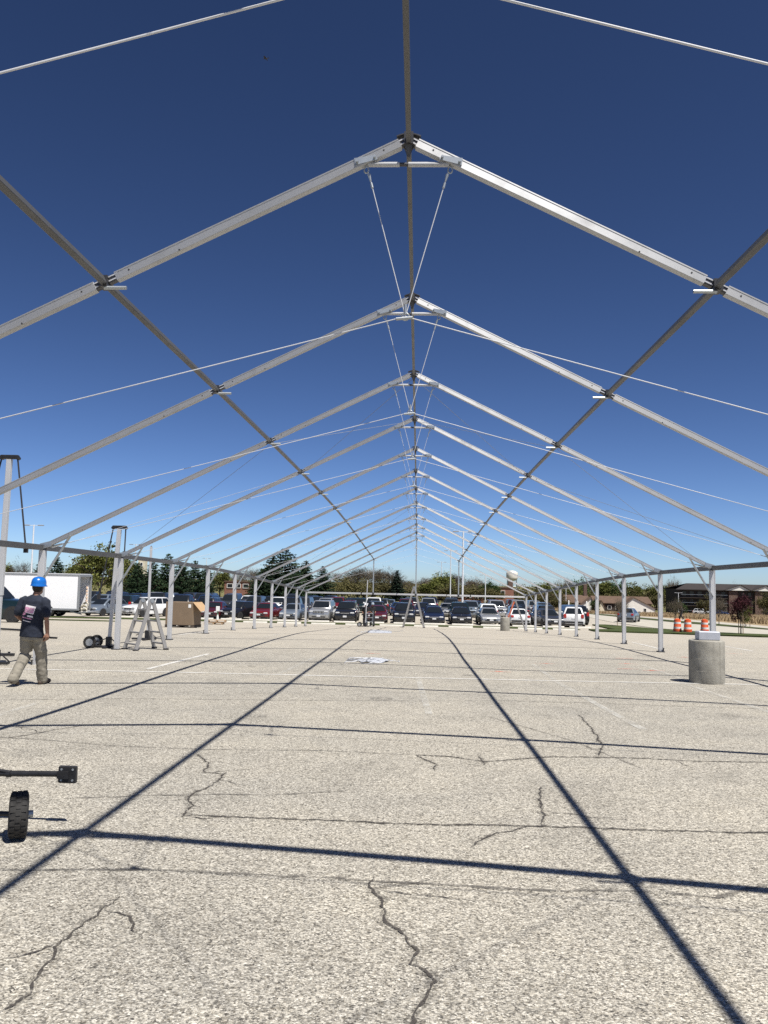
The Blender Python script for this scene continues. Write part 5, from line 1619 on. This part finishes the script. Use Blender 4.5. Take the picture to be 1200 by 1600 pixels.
def block(name, x0, x1, y, depth, h, wall, roof, label, wins=(), parapet=.3):
    cx = (x0 + x1) / 2
    g0 = min(gz(x0, y), gz(x1, y)) - .2
    o = empty(name, (cx, y, g0), 0, label, 'building')
    MB().box((0, depth / 2, h / 2), (x1 - x0, depth, h)).build('wall', wall, o)
    MB().box((0, depth / 2, h + .12), (x1 - x0 + .3, depth + .3, .24)).build('roof', roof, o)
    for wx, wz, ww, wh in wins: window(o, (wx, -.002, wz), (ww, wh))
    return o
block('brick_building', -38.6, -31.6, 165, 9, 3.35, M['brick'], M['roof_brown'], 'low brick building between the left tent legs', [(-2.4 + 1.6 * k, 2.6, 1.1, .8) for k in range(4)])
block('brown_shed', -53.6, -49.2, 150, 5, 3.9, M['brick_dark'], M['roof_brown'], 'dark brown shed behind the lifting mast', [(-.9, 2.2, .8, .9), (.9, 2.2, .8, .9)])
block('beige_tower', -58.0, -56.6, 170, 1.6, 7.8, M['stucco'], M['trimw'], 'slim beige tower beyond the left trees', [(0, 6.6, .5, .7)])
block('school_building', 4.8, 16.6, 190, 14, 2.4, M['brick'], M['roof_brown'], 'long low brick building beyond the parked cars', [(-5 + 2 * k, 1.6, 1.3, 1.0) for k in range(6)])
bb = block('brick_hall', 17.0, 22.4, 195, 10, 4.0, M['brick'], M['roof_brown'], 'taller brick building under the water tower', [(-1.6, 2.6, .9, 1.6), (.2, 2.6, .9, 1.6)])
MB().box((2.0, .6, 3.4), (1.1, 1.1, 4.6)).build('chimney', M['brick_dark'], bb)

# water tower
wt = empty('water_tower', (44.9, 400, gz(44.9, 400)), 0, 'white water tower above the brick building', 'water tower')
MB().lathe([(.2, 9.3), (1.6, 9.5), (2.6, 10.3), (2.75, 10.8), (2.75, 13.2), (2.6, 13.5), (1.3, 14.2), (.1, 14.4)], 24).build('tank', simple('pale_tank_paint', (.66, .62, .54), .6, 0, .1, .6), wt, auto=45)
for k in range(6):
    a = 2 * math.pi * k / 6 + .3
    MB().tube((2.9 * math.cos(a), 2.9 * math.sin(a), 0), (2.4 * math.cos(a), 2.4 * math.sin(a), 10.2), .14, n=6).build('leg', M['galv'], wt)
mb = MB()
for z in (3.4, 6.8):
    for k in range(6):
        a, b = 2 * math.pi * k / 6 + .3, 2 * math.pi * (k + 1) / 6 + .3
        rr_ = 2.9 - .5 * z / 10.2
        mb.tube((rr_ * math.cos(a), rr_ * math.sin(a), z), (rr_ * math.cos(b), rr_ * math.sin(b), z), .07, n=5)
mb.build('bracing', M['galv'], wt)
MB().lathe([(.4, 0), (.4, 9.6)], 10).build('riser', M['lamp_white'], wt)

def gable_house(x0, x1, y, depth, hw_, hr, wall, roof, label, gable_side=None, wins=()):
    """ridge along x; gable end walls"""
    cx = (x0 + x1) / 2; w = (x1 - x0)
    g0 = gz(cx, y) - .1
    o = empty('house', (cx, y, g0), 0, label, 'house')
    MB().box((0, depth / 2, hw_ / 2), (w, depth, hw_)).build('wall', wall, o)
    for s in (-1, 1):
        e = Vector((0, depth / 2 + s * (depth / 2 + .4), hw_ - .1)); r_ = Vector((0, depth / 2, hr))
        MB().slab([(-w / 2 - .4, e.y, e.z), (w / 2 + .4, e.y, e.z), (w / 2 + .4, r_.y, r_.z), (-w / 2 - .4, r_.y, r_.z)], (0, 0, 1), .18).build('roof', roof, o)
    for s in (-1, 1):
        MB().slab([(s * w / 2, 0, hw_), (s * w / 2, depth, hw_), (s * w / 2, depth / 2, hr - .05)], (-s, 0, 0), .2).build('gable', M['white_wall'], o)
    for wx, wz, ww, wh in wins: window(o, (wx, -.002, wz), (ww, wh))
    return o
def front_gable(o, xc, w, hw_, peak, wall, dpt=3.0, skew=0.0):
    """projecting wing whose gable wall faces the lot"""
    pts = [(xc - w / 2, -dpt, 0), (xc + w / 2, -dpt, 0), (xc + w / 2, -dpt, hw_), (xc + skew, -dpt, peak), (xc - w / 2, -dpt, hw_)]
    g_ = MB().slab(pts, (0, 1, 0), dpt).build('gable_wing', wall, o)
    for s in (-1, 1):
        MB().slab([(xc + s * (w / 2 + .3), -dpt - .3, hw_ - .15), (xc + skew, -dpt - .3, peak + .04), (xc + skew, .5, peak + .04), (xc + s * (w / 2 + .3), .5, hw_ - .15)], (0, 0, 1), .14).build('wing_roof', M['roof_brown'], o)
    return g_
h1 = gable_house(33.2, 48.6, 238, 9, 2.6, 4.6, M['wall_dark'], M['roof_brown'], 'low brown-roofed house with a slanting white end wall', wins=[(-5 + 2.4 * k, 1.5, 1.0, 1.0) for k in range(4)])
front_gable(h1, 5.6, 4.4, .9, 4.2, M['white_wall'], 3.0, skew=2.1)
window(h1, (5.2, -3.003, .9), (.5, .9)); window(h1, (6.5, -3.003, .9), (.5, .9))
MB().box((7.4, 4.4, 5.6), (.95, .95, 4.6)).build('chimney', M['brick_dark'], h1)
h2 = gable_house(50.6, 66.4, 240, 9, 2.7, 4.5, M['wall_dark'], M['roof_brown'], 'low brown-roofed house with a white peaked front', wins=[(-6 + 2.2 * k, 1.5, 1.0, 1.0) for k in range(3)])
front_gable(h2, 3.4, 9.6, 1.5, 4.4, M['white_wall'], 3.0, skew=-1.2)
for wx in (1.0, 2.2, 5.4): window(h2, (wx, -3.003, 1.0), (.7, 1.0))
front_gable(h2, -6.6, 1.6, 1.6, 3.3, M['stucco'], 2.6)

# dark apartment block
ab = empty('apartment_block', (93.0, 250, gz(93, 250) - .2), 0, 'long dark apartment block with white gables at the right', 'building')
AW = 32.0
MB().box((0, 6, 3.65), (AW, 12, 7.3)).build('wall', M['wall_dark'], ab)
for s in (-1, 1):
    MB().slab([(-AW / 2 - .8, 6 + s * 7.0, 7.1), (AW / 2 + .8, 6 + s * 7.0, 7.1), (AW / 2 - 2, 6, 8.9), (-AW / 2 + 4.5, 6, 8.9)], (0, 0, 1), .22).build('roof', M['roof_dark'], ab)
for xc, w in ((1.0, 7.4), (8.4, 6.4)):
    MB().slab([(xc - w / 2, -1.1, 7.25), (xc + w / 2, -1.1, 7.25), (xc + .9, -1.1, 8.75)], (0, 1, 0), 1.0).build('gable', M['white_wall'], ab)
    for s in (-1, 1):
        MB().slab([(xc + s * (w / 2 + .3), -1.4, 7.15), (xc + .9, -1.4, 8.82), (xc + .9, 4.0, 8.82), (xc + s * (w / 2 + .3), 4.0, 7.15)], (0, 0, 1), .14).build('gable_roof', M['roof_dark'], ab)
for xc, w in ((.0, 2.5), (7.4, 2.2)):
    MB().box((xc, -.28, 3.55), (w, .55, 7.1)).build('brick_bay', M['brick_dark'], ab)
for fl in range(3):
    MB().box((-8.6, -.55, .15 + 2.35 * fl), (13.6, 1.1, .16)).build('balcony', M['wall_dark'], ab)
    MB().box((-8.6, -1.08, 1.10 + 2.35 * fl), (13.6, .05, .07)).build('railing', M['galv'], ab)
    for k in range(6): window(ab, (-14.2 + 2.3 * k, -.002, 1.3 + 2.35 * fl), (1.3, 1.5), mat=M['wall_dark'])
    for k in range(2): window(ab, (3.0 + 1.9 * k, -.002, 1.3 + 2.35 * fl), (1.0, 1.3), mat=M['wall_dark'])
    for k in range(3): window(ab, (10.0 + 1.9 * k, -.002, 1.3 + 2.35 * fl), (1.0, 1.3), mat=M['wall_dark'])
# cars by the houses
add_car('SUV', 'white', 78.0, 232, R(60), 'white car parked before the dark apartment block', False, 'cars by the apartment block')
add_car('sedan', 'blue', 82.5, 231, R(60), 'blue car parked before the dark apartment block', False, 'cars by the apartment block')
# white posts by the pavement end
for k in range(5):
    x, y = 20.6 + 1.15 * k, 121 - .6 * k
    mb = MB(); mb.lathe([(.09, 0), (.09, 1.75), (.07, 1.8), (.02, 1.83)], 10)
    tag(mb.build('white_bollard', M['trimw'], None, (x, y, gz(x, y)), auto=40), 'slim white bollard at the road end, %s of five from the left' % ORD[k], 'bollard', 'white bollards at the road end')

# rough dry grass standing in the field and mown tufts on the island
def tufts(name, n, rect, inside, hgt, mat, label, cat, seed, wd=.03):
    rnd = random.Random(seed)
    mb = MB()
    k = 0
    while k < n:
        x, y = rnd.uniform(rect[0], rect[2]), rnd.uniform(rect[1], rect[3])
        if not inside(x, y):
            if rnd.random() < .002: k += 1
            continue
        k += 1
        z = gz(x, y) + .02
        for j in range(3):
            a = rnd.uniform(0, 6.28); h = hgt * rnd.uniform(.5, 1.2)
            dx, dy = math.cos(a) * wd, math.sin(a) * wd
            lx, ly = rnd.gauss(0, .18) * h, rnd.gauss(0, .18) * h
            b = len(mb.v)
            mb.v += [(x - dx, y - dy, z), (x + dx, y + dy, z), (x + lx, y + ly, z + h)]
            mb.f.append((b, b + 1, b + 2)); mb.mi.append(0)
    return tag(mb.build(name, mat, fix=False), label, cat, kind='stuff')
DRYL = leaf_mat('dry_stalks', [(.30, .22, .12), (.42, .32, .19), (.52, .41, .26)])
GRL = leaf_mat('grass_blades', [(.03, .048, .015), (.055, .078, .025), (.08, .095, .035)])
tufts('dry_grass', 26000, (24, 80, 120, 240), lambda x, y: x > 37 + (0 if y < 110 else -.0) and y > 76 and x < 30 + (y - 60) * .75 or (y > 132 and 26 < x < 120), .5, DRYL, 'tall dry tan grass filling the field on the right', 'grass', 4, .10)
def in_isl(x, y): return 13.6 < x < 18.5 and 61.9 < y < 75 and (x > 16 or y < 64.5) or (18.5 <= x < 29 and 56 + 0 < y < 62)
tufts('island_grass', 9000, (13, 55, 30, 76), lambda x, y: in_isl(x, y) and y > 61.8 - max(0, x - 17) * .9 and y < 76.5 - max(0, x - 16.5) * 2.0 + (0 if x < 20 else 6), .07, GRL, 'short green grass growing on the kerbed island', 'grass', 6, .02)
